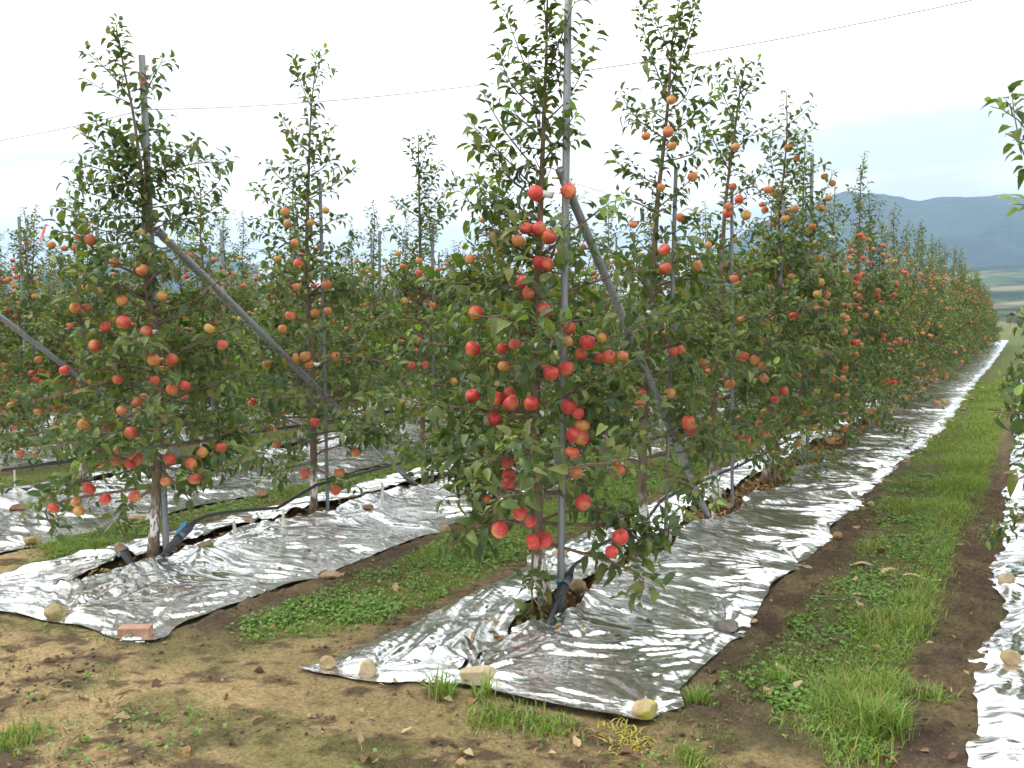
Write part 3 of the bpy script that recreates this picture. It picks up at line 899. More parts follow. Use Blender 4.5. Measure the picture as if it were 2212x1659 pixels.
class Tree:
    def __init__(s, seed):
        s.r = np.random.default_rng(seed)
        s.wood = []          # (points, radii, is_main_branch)
        s.lp, s.la, s.ln, s.ls, s.lt = [], [], [], [], []
        s.apples = []        # (position, radius, kind, faces camera)
    def leaves(s, pts, spacing=0.024, start=0.0, size=0.078, young=0, lift=0.25, spread=1.0):
        r = s.r
        pts = np.asarray(pts, float)
        seg = np.linalg.norm(np.diff(pts, axis=0), axis=1)
        cum = np.concatenate([[0], np.cumsum(seg)])
        L = cum[-1]
        q = np.arange(start * L, L, spacing)
        if len(q) == 0:
            q = np.array([L])
        q = np.clip(q + r.uniform(-0.3, 0.3, len(q)) * spacing, 0, L)
        P = np.stack([np.interp(q, cum, pts[:, i]) for i in range(3)], -1)
        T = unit(np.stack([np.gradient(pts[:, i], cum + np.arange(len(cum)) * 1e-9) for i in range(3)], -1))
        D = unit(np.stack([np.interp(q, cum, T[:, i]) for i in range(3)], -1))
        ref = np.where(np.abs(D[:, 2:3]) < 0.85, np.array([[0, 0, 1.0]]), np.array([[1.0, 0, 0]]))
        A = unit(np.cross(D, ref)); B = np.cross(D, A)
        ph = np.arange(len(q)) * 2.4 + r.uniform(0, 6.3) + r.normal(0, 0.4, len(q))
        O = np.cos(ph)[:, None] * A + np.sin(ph)[:, None] * B
        ax = unit(O * spread + D * r.uniform(0.35, 0.9, (len(q), 1)) + np.array([0, 0, 1.0]) * r.normal(lift - 0.15, 0.3, (len(q), 1)))
        nrm = np.array([0, 0, 1.0]) + r.normal(0, 0.42, (len(q), 3)) + 0.35 * D
        nrm = unit(nrm - ax * np.sum(nrm * ax, 1, keepdims=True))
        sz = size * r.uniform(0.52, 1.2, len(q))
        col = GREENS[r.integers(0, len(GREENS), len(q))] * r.uniform(0.82, 1.2, (len(q), 1))
        old = r.random(len(q)) < 0.012
        col[old] = OLD[r.integers(0, 2, old.sum())]
        if young:
            n = min(young, len(q))
            m = np.linspace(0.25, 1, n)[:, None]
            col[-n:] = col[-n:] * (1 - m) + YOUNG[r.integers(0, 2, n)] * m
            sz[-n:] *= np.linspace(1, 0.8, n)
            ax[-n:] = unit(ax[-n:] + D[-n:] * 0.6)
        s.lp.append(P + ax * 0.024); s.la.append(ax); s.ln.append(nrm); s.ls.append(sz); s.lt.append(col)
    def branch(s, pts, r0, r1, main=False, seg=None):
        pts = np.asarray(pts, float)
        s.wood.append((pts, np.linspace(r0, r1, len(pts)), main))
    def cook(s):
        s.P = np.concatenate(s.lp); s.A = np.concatenate(s.la); s.N = np.concatenate(s.ln)
        s.S = np.concatenate(s.ls); s.C = np.concatenate(s.lt)
    def drop(s, mask):
        k = ~mask
        s.P, s.A, s.N, s.S, s.C = s.P[k], s.A[k], s.N[k], s.S[k], s.C[k]

def smooth_line(pts, n=9):
    pts = np.asarray(pts, float)
    if len(pts) == 2:
        return np.linspace(pts[0], pts[1], n)
    t = np.linspace(0, len(pts) - 1, n)
    out = []
    for q in t:
        i = min(int(q), len(pts) - 2); f = q - i
        p0 = pts[max(i - 1, 0)]; p1 = pts[i]; p2 = pts[i + 1]; p3 = pts[min(i + 2, len(pts) - 1)]
        out.append(0.5 * ((2 * p1) + (-p0 + p2) * f + (2 * p0 - 5 * p1 + 4 * p2 - p3) * f * f + (-p0 + 3 * p1 - 3 * p2 + p3) * f ** 3))
    return np.array(out)

def arc(r, p0, azi, elev, L, bend, n=7, jit=0.05):
    """a shoot that starts at p0, with its slope changing by bend along its length"""
    pts = [np.array(p0, float)]
    st = L / (n - 1)
    a, e = azi, elev
    for i in range(n - 1):
        d = np.array([math.cos(a) * math.cos(e), math.sin(a) * math.cos(e), math.sin(e)])
        pts.append(pts[-1] + d * st)
        a += r.normal(0, jit * 2); e += bend / (n - 1) + r.normal(0, jit)
    return np.array(pts)

def twigs_on(t, pts, every=0.10, start=0.22, lmin=0.10, lmax=0.32, size=0.078, spacing=0.026, pyoung=0.08, up=0.25):
    r = t.r
    seg = np.linalg.norm(np.diff(pts, axis=0), axis=1); cum = np.concatenate([[0], np.cumsum(seg)]); L = cum[-1]
    q = start * L + r.uniform(0, every)
    side = 1
    while q < L * 0.98:
        p = np.array([np.interp(q, cum, pts[:, i]) for i in range(3)])
        i = min(np.searchsorted(cum, q), len(pts) - 1)
        d = unit(pts[i] - pts[i - 1])
        az = math.atan2(d[1], d[0]) + side * r.uniform(0.5, 1.3)
        el = math.asin(np.clip(d[2], -1, 1)) * 0.4 + r.normal(up, 0.45)
        l = r.uniform(lmin, lmax) * (1.1 - 0.45 * q / L)
        tw = arc(r, p, az, el, l, r.normal(0.05, 0.4), 5)
        t.branch(tw, 0.0032, 0.0012)
        y = 0
        if r.random() < pyoung and el > 0:
            y = int(r.integers(4, 8))
        t.leaves(tw, spacing, 0.12, size, y)
        q += every * r.uniform(0.7, 1.3); side = -side

def leader_line(r, h, wob=0.02, lean=(0, 0)):
    z = np.linspace(0, 1, 14)
    x = np.cumsum(r.normal(0, wob, 14)); y = np.cumsum(r.normal(0, wob, 14))
    x -= x[0]; y -= y[0]
    return np.stack([x * 0.8 + lean[0] * z * h, y * 0.8 + lean[1] * z * h, z * h], -1)

def grow_generic(seed, h=3.5, width=1.0, nlow=32, nup=16, napple=34, top=1.0, fine=1.0, skirt=True, kinds=(0.03, 0.24, 0.47, 0.26)):
    t = Tree(seed); r = t.r
    ld = leader_line(r, h)
    rr = 0.029 * (1 - np.linspace(0, 1, 14)) ** 1.1 + 0.0035
    rr[0] *= 1.45
    t.wood.append((smooth_line(ld, 26), np.interp(np.linspace(0, 1, 26), np.linspace(0, 1, 14), rr), False))
    lz = lambda z: np.array([np.interp(z, ld[:, 2], ld[:, 0]), np.interp(z, ld[:, 2], ld[:, 1]), z])
    low_lines = []
    for i in range(nlow):
        f = (i + r.uniform(0, 0.8)) / nlow
        z = 0.42 + 1.55 * f
        az = i * 2.4 + r.normal(0, 0.3)
        L = width * (1.0 - 0.48 * f) * r.uniform(0.68, 1.12)
        el = r.uniform(0.0, 0.45) + 0.25 * f
        bd = r.normal(-0.55, 0.4) * (1 - 0.6 * f)
        if f < 0.3 and skirt:
            bd -= 0.35
        ln = arc(r, lz(z), az, el, L, bd, 8, 0.07)
        ln[:, 2] = np.maximum(ln[:, 2], 0.27 + 0.04 * r.random())
        t.branch(ln, 0.0115 * (1 - 0.35 * f), 0.003, True)
        low_lines.append(ln)
        twigs_on(t, ln, 0.066 / fine, 0.12, 0.10, 0.34, 0.074, 0.019 / fine, 0.13)
        t.leaves(ln, 0.03 / fine, 0.35, 0.08, 5 if r.random() < 0.12 else 0)
    for i in range(nup):
        f = (i + r.uniform(0, 0.8)) / nup
        z = 1.8 + (h - 0.22 - 1.8) * f
        az = i * 2.4 + r.normal(0, 0.4)
        L = top * (0.62 - 0.40 * f) * r.uniform(0.6, 1.2)
        ln = arc(r, lz(z), az, r.uniform(0.35, 0.95), L, r.normal(0.3, 0.35), 7, 0.05)
        t.branch(ln, 0.0062 - 0.003 * f, 0.0018, True)
        y = int(r.integers(4, 7)) if r.random() < 0.22 else 0
        t.leaves(ln, 0.019 / fine, 0.08, 0.062, y)
        if f < 0.55:
            twigs_on(t, ln, 0.11 / fine, 0.2, 0.07, 0.2, 0.062, 0.02 / fine, 0.1, 0.5)
        low_lines.append(ln)
    t.leaves(lz_line(lz, 1.3, h), 0.017, 0.0, 0.062, 3)
    # spurs on the leader
    for z in np.arange(0.75, h - 0.4, 0.11 / fine):
        ln = arc(r, lz(z), r.uniform(0, 6.28), r.uniform(0.1, 0.9), r.uniform(0.06, 0.16), 0.2, 4)
        t.branch(ln, 0.003, 0.0015); t.leaves(ln, 0.02, 0.2, 0.07)
    for i in range(napple):
        ln = low_lines[int(r.integers(0, nlow + int(nup * 0.55)))]
        q = ln[int(r.integers(3, len(ln)))] + r.normal(0, 0.06, 3)
        R = r.uniform(0.029, 0.039)
        q[2] = max(q[2] - R - r.uniform(0.0, 0.06), 0.36)
        t.apples.append((q, R, int(r.choice(4, p=kinds)), False))
    t.cook()
    return t

def lz_line(lz, z0, z1):
    return np.array([lz(z) for z in np.linspace(z0, z1, 16)])

def leaf_mats(t, sel):
    """matrices of chosen leaves"""
    x = np.cross(t.A, t.N)
    return x

def crown_mesh(t, sel, name='crown'):
    P, A, N, S, C = t.P[sel], t.A[sel], t.N[sel], t.S[sel], t.C[sel]
    X = np.cross(A, N)
    kind = np.arange(len(P)) % len(LEAF_T)
    Vs, Fs, Cs, b = [], [], [], 0
    for k, (tv_, tf) in enumerate(LEAF_T):
        m = kind == k
        n = m.sum()
        if n == 0:
            continue
        v = P[m][:, None, :] + S[m][:, None, None] * (tv_[None, :, 0:1] * X[m][:, None, :] + tv_[None, :, 1:2] * A[m][:, None, :] + tv_[None, :, 2:3] * N[m][:, None, :])
        Vs.append(v.reshape(-1, 3)); Cs.append(np.repeat(C[m], len(tv_), 0))
        Fs.append((tf[None] + (np.arange(n) * len(tv_))[:, None, None] + b).reshape(-1, 3)); b += n * len(tv_)
    return mesh_from(name, np.concatenate(Vs), np.concatenate(Fs), [M_LEAF], True, np.concatenate(Cs))

_leaf_pool = {}
def leaf_single(k, col):
    key = (k, tuple(np.round(np.log(np.maximum(col, 1e-3)) * 3).astype(int)))
    if key not in _leaf_pool:
        v, f = LEAF_T[k]
        _leaf_pool[key] = mesh_from('leaf', v, f, [M_LEAF], True, np.repeat(col[None], len(v), 0))
    return _leaf_pool[key]

def apple_profile(squash, lobes, seed):
    n, m = 13, 18
    th = np.linspace(0.0, math.pi, n)
    V = []
    for i, a in enumerate(th):
        rr = math.sin(a) * (1 + 0.08 * math.cos(a))
        z = math.cos(a) * 0.92 * squash
        z -= 0.34 * math.exp(-(a / 0.42) ** 2)
        z += 0.17 * math.exp(-((math.pi - a) / 0.30) ** 2)
        for j in range(m):
            ph = 2 * math.pi * j / m
            lob = 1 + lobes * math.cos(5 * ph + seed) * (0.3 + 0.7 * sstep(0.3, -0.9, math.cos(a))) + 0.045 * math.cos(ph + seed * 2)
            V.append((rr * lob * math.cos(ph), rr * lob * math.sin(ph), z))
    F, mi = [], []
    for i in range(n - 1):
        for j in range(m):
            k = (j + 1) % m
            F.append((i * m + j, (i + 1) * m + j, (i + 1) * m + k, i * m + k)); mi.append(0)
    b = len(V)
    for q, (zz, rr, xx) in enumerate([(0.5, 0.035, 0), (0.85, 0.03, 0.03), (1.15, 0.045, 0.09)]):
        for j in range(5):
            V.append((xx + rr * math.cos(j * 1.2566), rr * math.sin(j * 1.2566), zz))
    for q in range(2):
        for j in range(5):
            k = (j + 1) % 5
            F.append((b + q * 5 + j, b + q * 5 + k, b + q * 5 + 5 + k, b + q * 5 + 5 + j)); mi.append(1)
    F.append(tuple(b + 10 + j for j in range(5))); mi.append(1)
    # dried calyx at the bottom
    b = len(V)
    V.append((0, 0, -0.80 * squash)); F0 = []
    for j in range(10):
        ph = j * math.pi / 5; q = 0.13 if j % 2 == 0 else 0.06
        V.append((q * math.cos(ph), q * math.sin(ph), -0.77 * squash - (0.05 if j % 2 == 0 else 0)))
    for j in range(10):
        F.append((b, b + 1 + (j + 1) % 10, b + 1 + j)); mi.append(1)
    return np.array(V), F, mi
# apples are modelled at 40 mm radius, so that the skin pattern keeps its real scale
APPLE = {}
for kd in range(4):
    for sh, (sq, lb) in enumerate([(1.05, 0.035), (1.12, 0.05), (0.97, 0.04)]):
        v, f, mi = apple_profile(sq, lb, sh + kd)
        APPLE[(kd, sh)] = mesh_from('apple', v * 0.04, f, [M_APPLE[kd], M_STEM], True, None, mi)
APPLE_BODY = {}
for kd in range(4):
    for sh, (sq, lb) in enumerate([(1.05, 0.035), (1.12, 0.05), (0.97, 0.04)]):
        v, f, mi = apple_profile(sq, lb, sh + kd)
        nb = 12 * 18
        APPLE_BODY[(kd, sh)] = mesh_from('apple', v * 0.04, f[:nb] + f[nb + 11:], [M_APPLE[kd], M_STEM], True, None, mi[:nb] + mi[nb + 11:])
_sb = MB(); _sb.tube(np.array([(0, 0, 0.5), (0.01, 0, 0.85), (0.06, 0, 1.2), (0.14, 0, 1.5)]) * 0.04, np.array([0.05, 0.035, 0.035, 0.055]) * 0.04, 6)
STEM = _sb.mesh('stem', M_STEM)
_lowapple = [(v * 0.04, f) for v, f in [ico(2)]][0]

def wood_mesh(t, which=None):
    mb = MB()
    for i, (p, r_, mn) in enumerate(t.wood):
        if which is not None and i not in which:
            continue
        big = r_[0]
        mb.tube(p, r_, 10 if big > 0.02 else (6 if big > 0.006 else 4), big > 0.02)
    return mb.mesh('trunk', M_BARK)

ORD = ['first', 'second', 'third', 'fourth', 'fifth', 'sixth', 'seventh', 'eighth', 'ninth', 'tenth', 'eleventh', 'twelfth']
TREE_GROUP = 'apple trees planted in rows'

def finish_tree(t, base, label, nleaf=0, split_branches=False, clear=None):
    """a tree standing alone: trunk, branches, single leaves, remaining crown, apples"""
    root = empty('apple_tree', base)
    tag(root, label, 'apple tree', TREE_GROUP)
    B = np.array(base)
    view = unit(np.array([0, 0, CAMH]) - (B + np.array([0, 0, 1.5])))
    # leaves thinned round the fruit, as growers do for colour
    kill = np.zeros(len(t.P), bool)
    Lc = t.P + t.A * (t.S[:, None] * 0.5)
    for (c, R, kd, hero) in t.apples:
        v = unit(np.array([0, 0, CAMH]) - (B + c))
        d = Lc - c
        s = d @ v
        lat = np.linalg.norm(d - s[:, None] * v, axis=1)
        kill |= np.linalg.norm(d, axis=1) < R * 1.15
        if hero:
            kill |= (s > 0) & (s < 0.75) & (lat < R * 1.0 + 0.014) & (t.r.random(len(t.P)) < 0.94)
        else:
            kill |= (s > 0) & (s < 0.18) & (lat < R) & (t.r.random(len(t.P)) < 0.6)
    if clear is not None:
        # the brace strut stands in a pruned gap
        ux, uy = project(B + Lc)
        for (x0, y0), (x1, y1) in clear:
          f = np.clip(((ux - x0) * (x1 - x0) + (uy - y0) * (y1 - y0)) / ((x1 - x0) ** 2 + (y1 - y0) ** 2), 0, 1)
          dd = np.hypot(ux - x0 - f * (x1 - x0), uy - y0 - f * (y1 - y0))
          kill |= (dd < 26) & (t.r.random(len(t.P)) < 0.9)
    t.drop(kill)
    # stalk twigs that carry the fruit
    W = np.concatenate([p for p, r_, m in t.wood if r_[0] > 0.002 and len(p) > 2])
    for (c, R, kd, hero) in t.apples:
        topp = c + np.array([0, 0, R * 1.0])
        dd = W - topp
        cost = np.linalg.norm(dd, axis=1) + 0.6 * np.maximum(0, -dd[:, 2])
        q = W[np.argmin(cost)]
        if np.linalg.norm(q - topp) < 0.6:
            mid = (q + topp) / 2 + np.array([0, 0, 0.02 + 0.12 * np.linalg.norm(q - topp)])
            t.branch(smooth_line([q, mid, topp], 6), 0.0035, 0.0016)
    if split_branches:
        mains = [i for i, w in enumerate(t.wood) if w[2]]
        link('trunk', wood_mesh(t, set(range(len(t.wood))) - set(mains)), root)
        for i in mains:
            mb = MB(); mb.tube(t.wood[i][0], t.wood[i][1], 7)
            link('branch', mb.mesh('branch', M_TWIG), root)
    else:
        link('trunk', wood_mesh(t), root)
    # the leaves that show largest stand alone, the rest of the crown is one mass
    nsel = np.zeros(len(t.P), bool)
    if nleaf:
        X = np.cross(t.A, t.N)
        vv = unit(np.array([0, 0, CAMH]) - (B + t.P))
        score = t.S * np.abs(np.sum(t.N * vv, 1)) * (1.0 + 0.9 * (t.P @ view)) 
        ids = np.argsort(-score)[:nleaf]
        nsel[ids] = True
        for i in ids:
            k = int(i) % len(LEAF_T)
            o = link('leaf', leaf_single(k, t.C[i]), root)
            M = np.eye(4); s = t.S[i]
            M[:3, 0], M[:3, 1], M[:3, 2], M[:3, 3] = X[i] * s, t.A[i] * s, t.N[i] * s, t.P[i]
            o.matrix_local = Matrix(M.tolist())
    cr = link('crown', crown_mesh(t, ~nsel), root)
    cr['kind'] = 'stuff'
    for i, (c, R, kd, hero) in enumerate(t.apples):
        o = link('apple', (APPLE_BODY if split_branches else APPLE)[(kd, i % 3)], root, tuple(c))
        if split_branches:
            link('stem', STEM, o)
        s = R / 0.04
        o.scale = (s, s, s)
        o.rotation_euler = (random.gauss(0, 0.5), random.gauss(0, 0.5), random.uniform(0, 6.28))
    return root

# ------------------------------------------------------------------ the trees drawn after the photograph
def custom_tree(seed, base, leader_px, low, shoots, apples, nlow_extra, h, width, spread=0.10, fine=1.0, top_extra=6, zmin=0.34):
    """low / shoots: frame polylines of limbs lying near the plane of the tree; apples: frame x, y, radius, kind"""
    t = Tree(seed); r = t.r
    B = np.array(base); d0 = ahead(B)
    loc = lambda x, y, off=0.0: at(x, y, d0 - off) - B
    ld = np.array([loc(x, y) for x, y in leader_px])
    ld = np.vstack([[0, 0, 0], ld])
    ld = smooth_line(ld, 30)
    H_ = ld[-1, 2]
    rr = 0.030 * (1 - np.linspace(0, 1, 30)) ** 1.1 + 0.0035
    rr[0] *= 1.5; rr[1] *= 1.2
    t.wood.append((ld, rr, False))
    lz = lambda z: np.array([np.interp(z, ld[:, 2], ld[:, 0]), np.interp(z, ld[:, 2], ld[:, 1]), z])
    lines = []
    for pl in low:
        off = r.uniform(-0.15, 0.28)
        n = len(pl)
        p = np.array([loc(x, y, off * i / (n - 1)) for i, (x, y) in enumerate(pl)])
        p[0] = lz(max(0.2, p[0, 2]))
        p = smooth_line(p, 9)
        t.branch(p, 0.0115, 0.003, True); lines.append(p)
        twigs_on(t, p, 0.09 / fine, 0.28, 0.10, 0.28, 0.082, 0.029 / fine, 0.05)
        t.leaves(p, 0.034 / fine, 0.5, 0.084)
    for pl in shoots:
        off = r.uniform(-0.15, 0.2)
        n = len(pl)
        p = np.array([loc(x, y, off * i / (n - 1)) for i, (x, y) in enumerate(pl)])
        p = smooth_line(p, 8)
        t.branch(p, 0.0055, 0.0017, True); lines.append(p)
        t.leaves(p, 0.020 / fine, 0.05, 0.066, int(r.integers(3, 7)) if r.random() < 0.4 else 0, 0.2)
        if len(pl) > 2:
            twigs_on(t, p, 0.14 / fine, 0.15, 0.06, 0.17, 0.064, 0.022 / fine, 0.06, 0.4)
    nl = nlow_extra
    for i in range(nl):
        f = (i + r.uniform(0, 0.8)) / nl
        z = 0.48 + 1.45 * f
        az = i * 2.4 + r.normal(0, 0.3)
        L = width * (1.0 - 0.45 * f) * r.uniform(0.6, 1.05)
        ln = arc(r, lz(z), az, r.uniform(0.0, 0.45) + 0.2 * f, L, r.normal(-0.5, 0.4) * (1 - 0.6 * f), 8, 0.07)
        ln[:, 2] = np.maximum(ln[:, 2], zmin)
        t.branch(ln, 0.010, 0.003, True); lines.append(ln)
        twigs_on(t, ln, 0.085 / fine, 0.2, 0.10, 0.30, 0.074, 0.023 / fine, 0.10)
        t.leaves(ln, 0.032 / fine, 0.4, 0.08)
    for i in range(top_extra):
        z = 1.7 + (H_ - 0.4 - 1.7) * (i + r.random()) / top_extra
        ln = arc(r, lz(z), r.uniform(0, 6.28), r.uniform(0.3, 0.9), r.uniform(0.15, 0.4), 0.3, 6)
        t.branch(ln, 0.004, 0.0016); t.leaves(ln, 0.025, 0.1, 0.074)
    t.leaves(lz_line(lz, 1.5, H_), 0.019, 0.0, 0.064, 4)
    for z in np.arange(0.7, H_ - 0.3, 0.13 / fine):
        ln = arc(r, lz(z), r.uniform(0, 6.28), r.uniform(0.1, 0.9), r.uniform(0.05, 0.14), 0.2, 4)
        t.branch(ln, 0.003, 0.0015); t.leaves(ln, 0.022, 0.2, 0.07)
    tx = project(B + np.array([0, 0, 1.3]))[0]
    for (x, y, rp, kd) in apples:
        off = r.uniform(0.02, 0.22) + 0.1 * (abs(x - tx) < 70)
        c = loc(x, y, off)
        t.apples.append((c, float(np.clip(rp / FPX * (d0 - off) * 1.0, 0.026, 0.05)), kd, True))
    t.cook()
    return t

R_, S_, O_, Y_ = RED, ROR, ORA, YEL
B1 = (-2.14, 4.18, 0.03)
t = custom_tree(11, B1, [(1163, 1180), (1160, 1000), (1157, 850), (1160, 720), (1158, 640), (1163, 560), (1168, 440), (1172, 330), (1176, 220), (1180, 120), (1182, 10), (1186, -70)],
    [[(1163, 715), (1130, 719), (1080, 702), (1030, 672), (985, 640)], [(1165, 747), (1215, 750), (1270, 736), (1340, 724), (1390, 700), (1435, 690)],
     [(1160, 787), (1125, 803), (1085, 825), (1040, 836)], [(1165, 793), (1198, 808), (1213, 850), (1245, 872), (1290, 868), (1350, 850)],
     [(1160, 1018), (1128, 1025), (1095, 1075), (1060, 1098), (1010, 1135)], [(1166, 1064), (1235, 1068), (1285, 1092), (1328, 1128), (1356, 1168), (1410, 1180)],
     [(1160, 940), (1125, 965), (1095, 1005), (1060, 1010)], [(1175, 985), (1215, 955), (1260, 925), (1330, 890), (1385, 860)],
     [(1175, 1000), (1240, 968), (1300, 972), (1360, 942), (1420, 912)], [(1158, 1150), (1105, 1125), (1030, 1140), (965, 1185)],
     [(1160, 1130), (1152, 1190), (1148, 1260), (1152, 1330)], [(1356, 1168), (1372, 1235), (1382, 1295)], [(1158, 905), (1110, 900), (1060, 920), (1000, 915), (945, 900)],
     [(1158, 860), (1100, 900), (1080, 960), (1010, 985), (950, 990)], [(1040, 1100), (1035, 1170), (1050, 1235)], [(1160, 960), (1090, 1000), (1020, 1060), (960, 1075)],
     [(1160, 650), (1110, 640), (1050, 600), (1010, 590)], [(1330, 1130), (1400, 1140), (1450, 1150)]],
    [[(1178, 240), (1130, 130), (1085, 10)], [(1182, 140), (1178, 40), (1170, -60)], [(1185, 150), (1220, 60), (1250, -20)], [(1178, 250), (1110, 190), (1075, 110)],
     [(1175, 300), (1115, 250), (1080, 230)], [(1180, 260), (1225, 215), (1268, 135)], [(1170, 380), (1095, 290), (1045, 205)], [(1168, 420), (1080, 330), (1010, 260)],
     [(1168, 440), (1085, 370), (1015, 300)], [(1175, 350), (1215, 290), (1245, 240)], [(1165, 480), (1090, 430), (1010, 400)], [(1165, 520), (1080, 470), (1000, 430)],
     [(1168, 490), (1060, 440), (1025, 370)], [(1178, 210), (1210, 160), (1205, 90)],
     [(1163, 560), (1090, 540), (1040, 500)], [(1160, 610), (1060, 560), (1010, 520)]],
    [(1157, 417, 17, R_), (1228, 413, 17, R_), (1136, 493, 14, S_), (1164, 494, 17, R_), (1186, 512, 17, S_), (1119, 520, 15, O_), (1167, 567, 17, R_), (1183, 570, 14, R_), (1128, 608, 15, R_),
     (1140, 634, 14, S_), (1175, 670, 16, R_), (1027, 675, 16, S_), (1230, 709, 15, S_), (1021, 753, 17, R_), (1112, 743, 14, R_), (1085, 752, 13, R_), (1268, 740, 17, R_),
     (1225, 738, 13, O_), (1255, 766, 14, S_), (1316, 772, 16, S_), (1296, 774, 15, S_), (1190, 806, 17, R_), (1222, 797, 17, R_), (1089, 792, 14, O_), (1022, 855, 16, R_), (1071, 862, 17, R_),
     (1100, 850, 14, R_), (1104, 871, 18, R_), (1147, 872, 16, R_), (1068, 905, 16, R_), (1228, 878, 18, R_), (1249, 892, 14, R_), (1257, 920, 18, S_), (1240, 940, 18, R_), (1256, 946, 17, S_),
     (1235, 980, 17, S_), (1095, 998, 16, R_), (1099, 1028, 16, R_), (1098, 1048, 17, R_), (1080, 1145, 19, R_), (1124, 1108, 17, R_), (1151, 1170, 18, R_), (1175, 1168, 19, R_), (1259, 1085, 18, R_),
     (1341, 1160, 19, R_), (1322, 1193, 15, R_), (1337, 1018, 13, S_), (1245, 1022, 15, S_), (1052, 1078, 11, S_), (1146, 1128, 12, R_), (1300, 730, 11, O_), (1345, 770, 13, O_), (1015, 560, 11, O_)],
    30, 3.7, 0.98, fine=1.22, top_extra=9)
finish_tree(t, B1, 'nearest apple tree of the centre row, hung with large red apples', 300, True, [((1210, 370), (1355, 700))])

A1 = (-4.86, 3.90, 0.03)
t = custom_tree(23, A1, [(334, 1120), (340, 1000), (345, 900), (338, 780), (328, 690), (315, 600), (312, 480), (308, 400), (300, 330), (285, 230), (268, 150), (252, 62)],
    [[(335, 770), (290, 750), (220, 700), (150, 640)], [(338, 720), (360, 745), (380, 770), (430, 790)], [(340, 870), (280, 900), (200, 930), (120, 960)], [(345, 985), (300, 990), (220, 1000), (150, 1050), (90, 1090)],
     [(343, 880), (400, 850), (470, 830), (520, 800)], [(345, 960), (410, 960), (480, 940), (560, 900)], [(340, 820), (250, 820), (150, 850), (50, 870)], [(345, 1000), (400, 1020), (460, 1000)],
     [(330, 650), (250, 620), (180, 600), (110, 560)], [(335, 680), (420, 650), (480, 600)], [(250, 1050), (260, 1110), (268, 1160)], [(345, 1010), (385, 1050), (410, 1080)], [(150, 1050), (110, 1090), (125, 1150)],
     [(338, 790), (430, 740), (520, 700)], [(330, 600), (230, 560), (170, 510), (120, 500)]],
    [[(270, 150), (258, 100), (250, 52)], [(280, 210), (235, 155), (185, 112)], [(298, 235), (330, 170), (355, 122)], [(308, 400), (240, 350), (178, 285)], [(310, 410), (230, 370), (155, 350)], [(312, 390), (410, 355), (488, 352)],
     [(312, 400), (385, 340), (428, 298)], [(312, 440), (220, 425), (140, 395)], [(315, 450), (430, 430), (478, 385)], [(312, 470), (230, 470), (130, 450)], [(310, 380), (260, 300), (200, 265)], [(315, 480), (420, 470), (480, 440)],
     [(308, 370), (250, 330), (240, 270)], [(312, 430), (350, 390), (390, 370)], [(314, 500), (230, 500), (160, 470)], [(314, 500), (380, 480), (440, 500)], [(312, 420), (270, 390), (210, 400)], [(312, 410), (350, 420), (400, 400)],
     [(313, 460), (270, 440), (230, 440)], [(300, 330), (270, 310), (255, 280)], [(300, 340), (340, 330), (360, 300)], [(312, 520), (250, 530), (190, 560)], [(312, 530), (370, 540), (440, 560)], [(310, 400), (200, 400), (165, 380)]],
    [(195, 518, 13, O_), (248, 567, 12, Y_), (307, 583, 13, O_), (350, 640, 11, Y_), (264, 650, 12, O_), (162, 665, 12, O_), (186, 667, 11, O_), (267, 696, 15, R_), (228, 707, 12, S_), (316, 717, 13, R_), (206, 747, 14, S_),
     (333, 778, 14, S_), (371, 778, 14, S_), (372, 842, 13, S_), (398, 833, 13, S_), (334, 822, 11, S_), (181, 916, 14, O_), (264, 888, 12, O_), (296, 868, 11, O_), (282, 935, 14, S_), (255, 972, 11, Y_), (250, 994, 12, O_),
     (293, 992, 15, R_), (280, 1002, 12, R_), (367, 991, 14, S_), (413, 1002, 13, S_), (192, 1055, 15, R_), (228, 1078, 13, R_), (291, 1072, 13, S_), (115, 1097, 13, S_), (170, 1104, 12, O_), (165, 1085, 11, Y_), (420, 1034, 14, S_),
     (478, 967, 13, S_), (437, 977, 12, O_), (358, 1040, 12, S_), (255, 820, 11, S_), (140, 800, 11, R_), (452, 710, 12, Y_), (480, 745, 12, S_)],
    30, 3.5, 1.0, fine=1.2, top_extra=8)
finish_tree(t, A1, 'nearest tree of the left front row with a bushy dark top', 300, True, [((348, 510), (720, 870)), ((0, 680), (215, 850))])

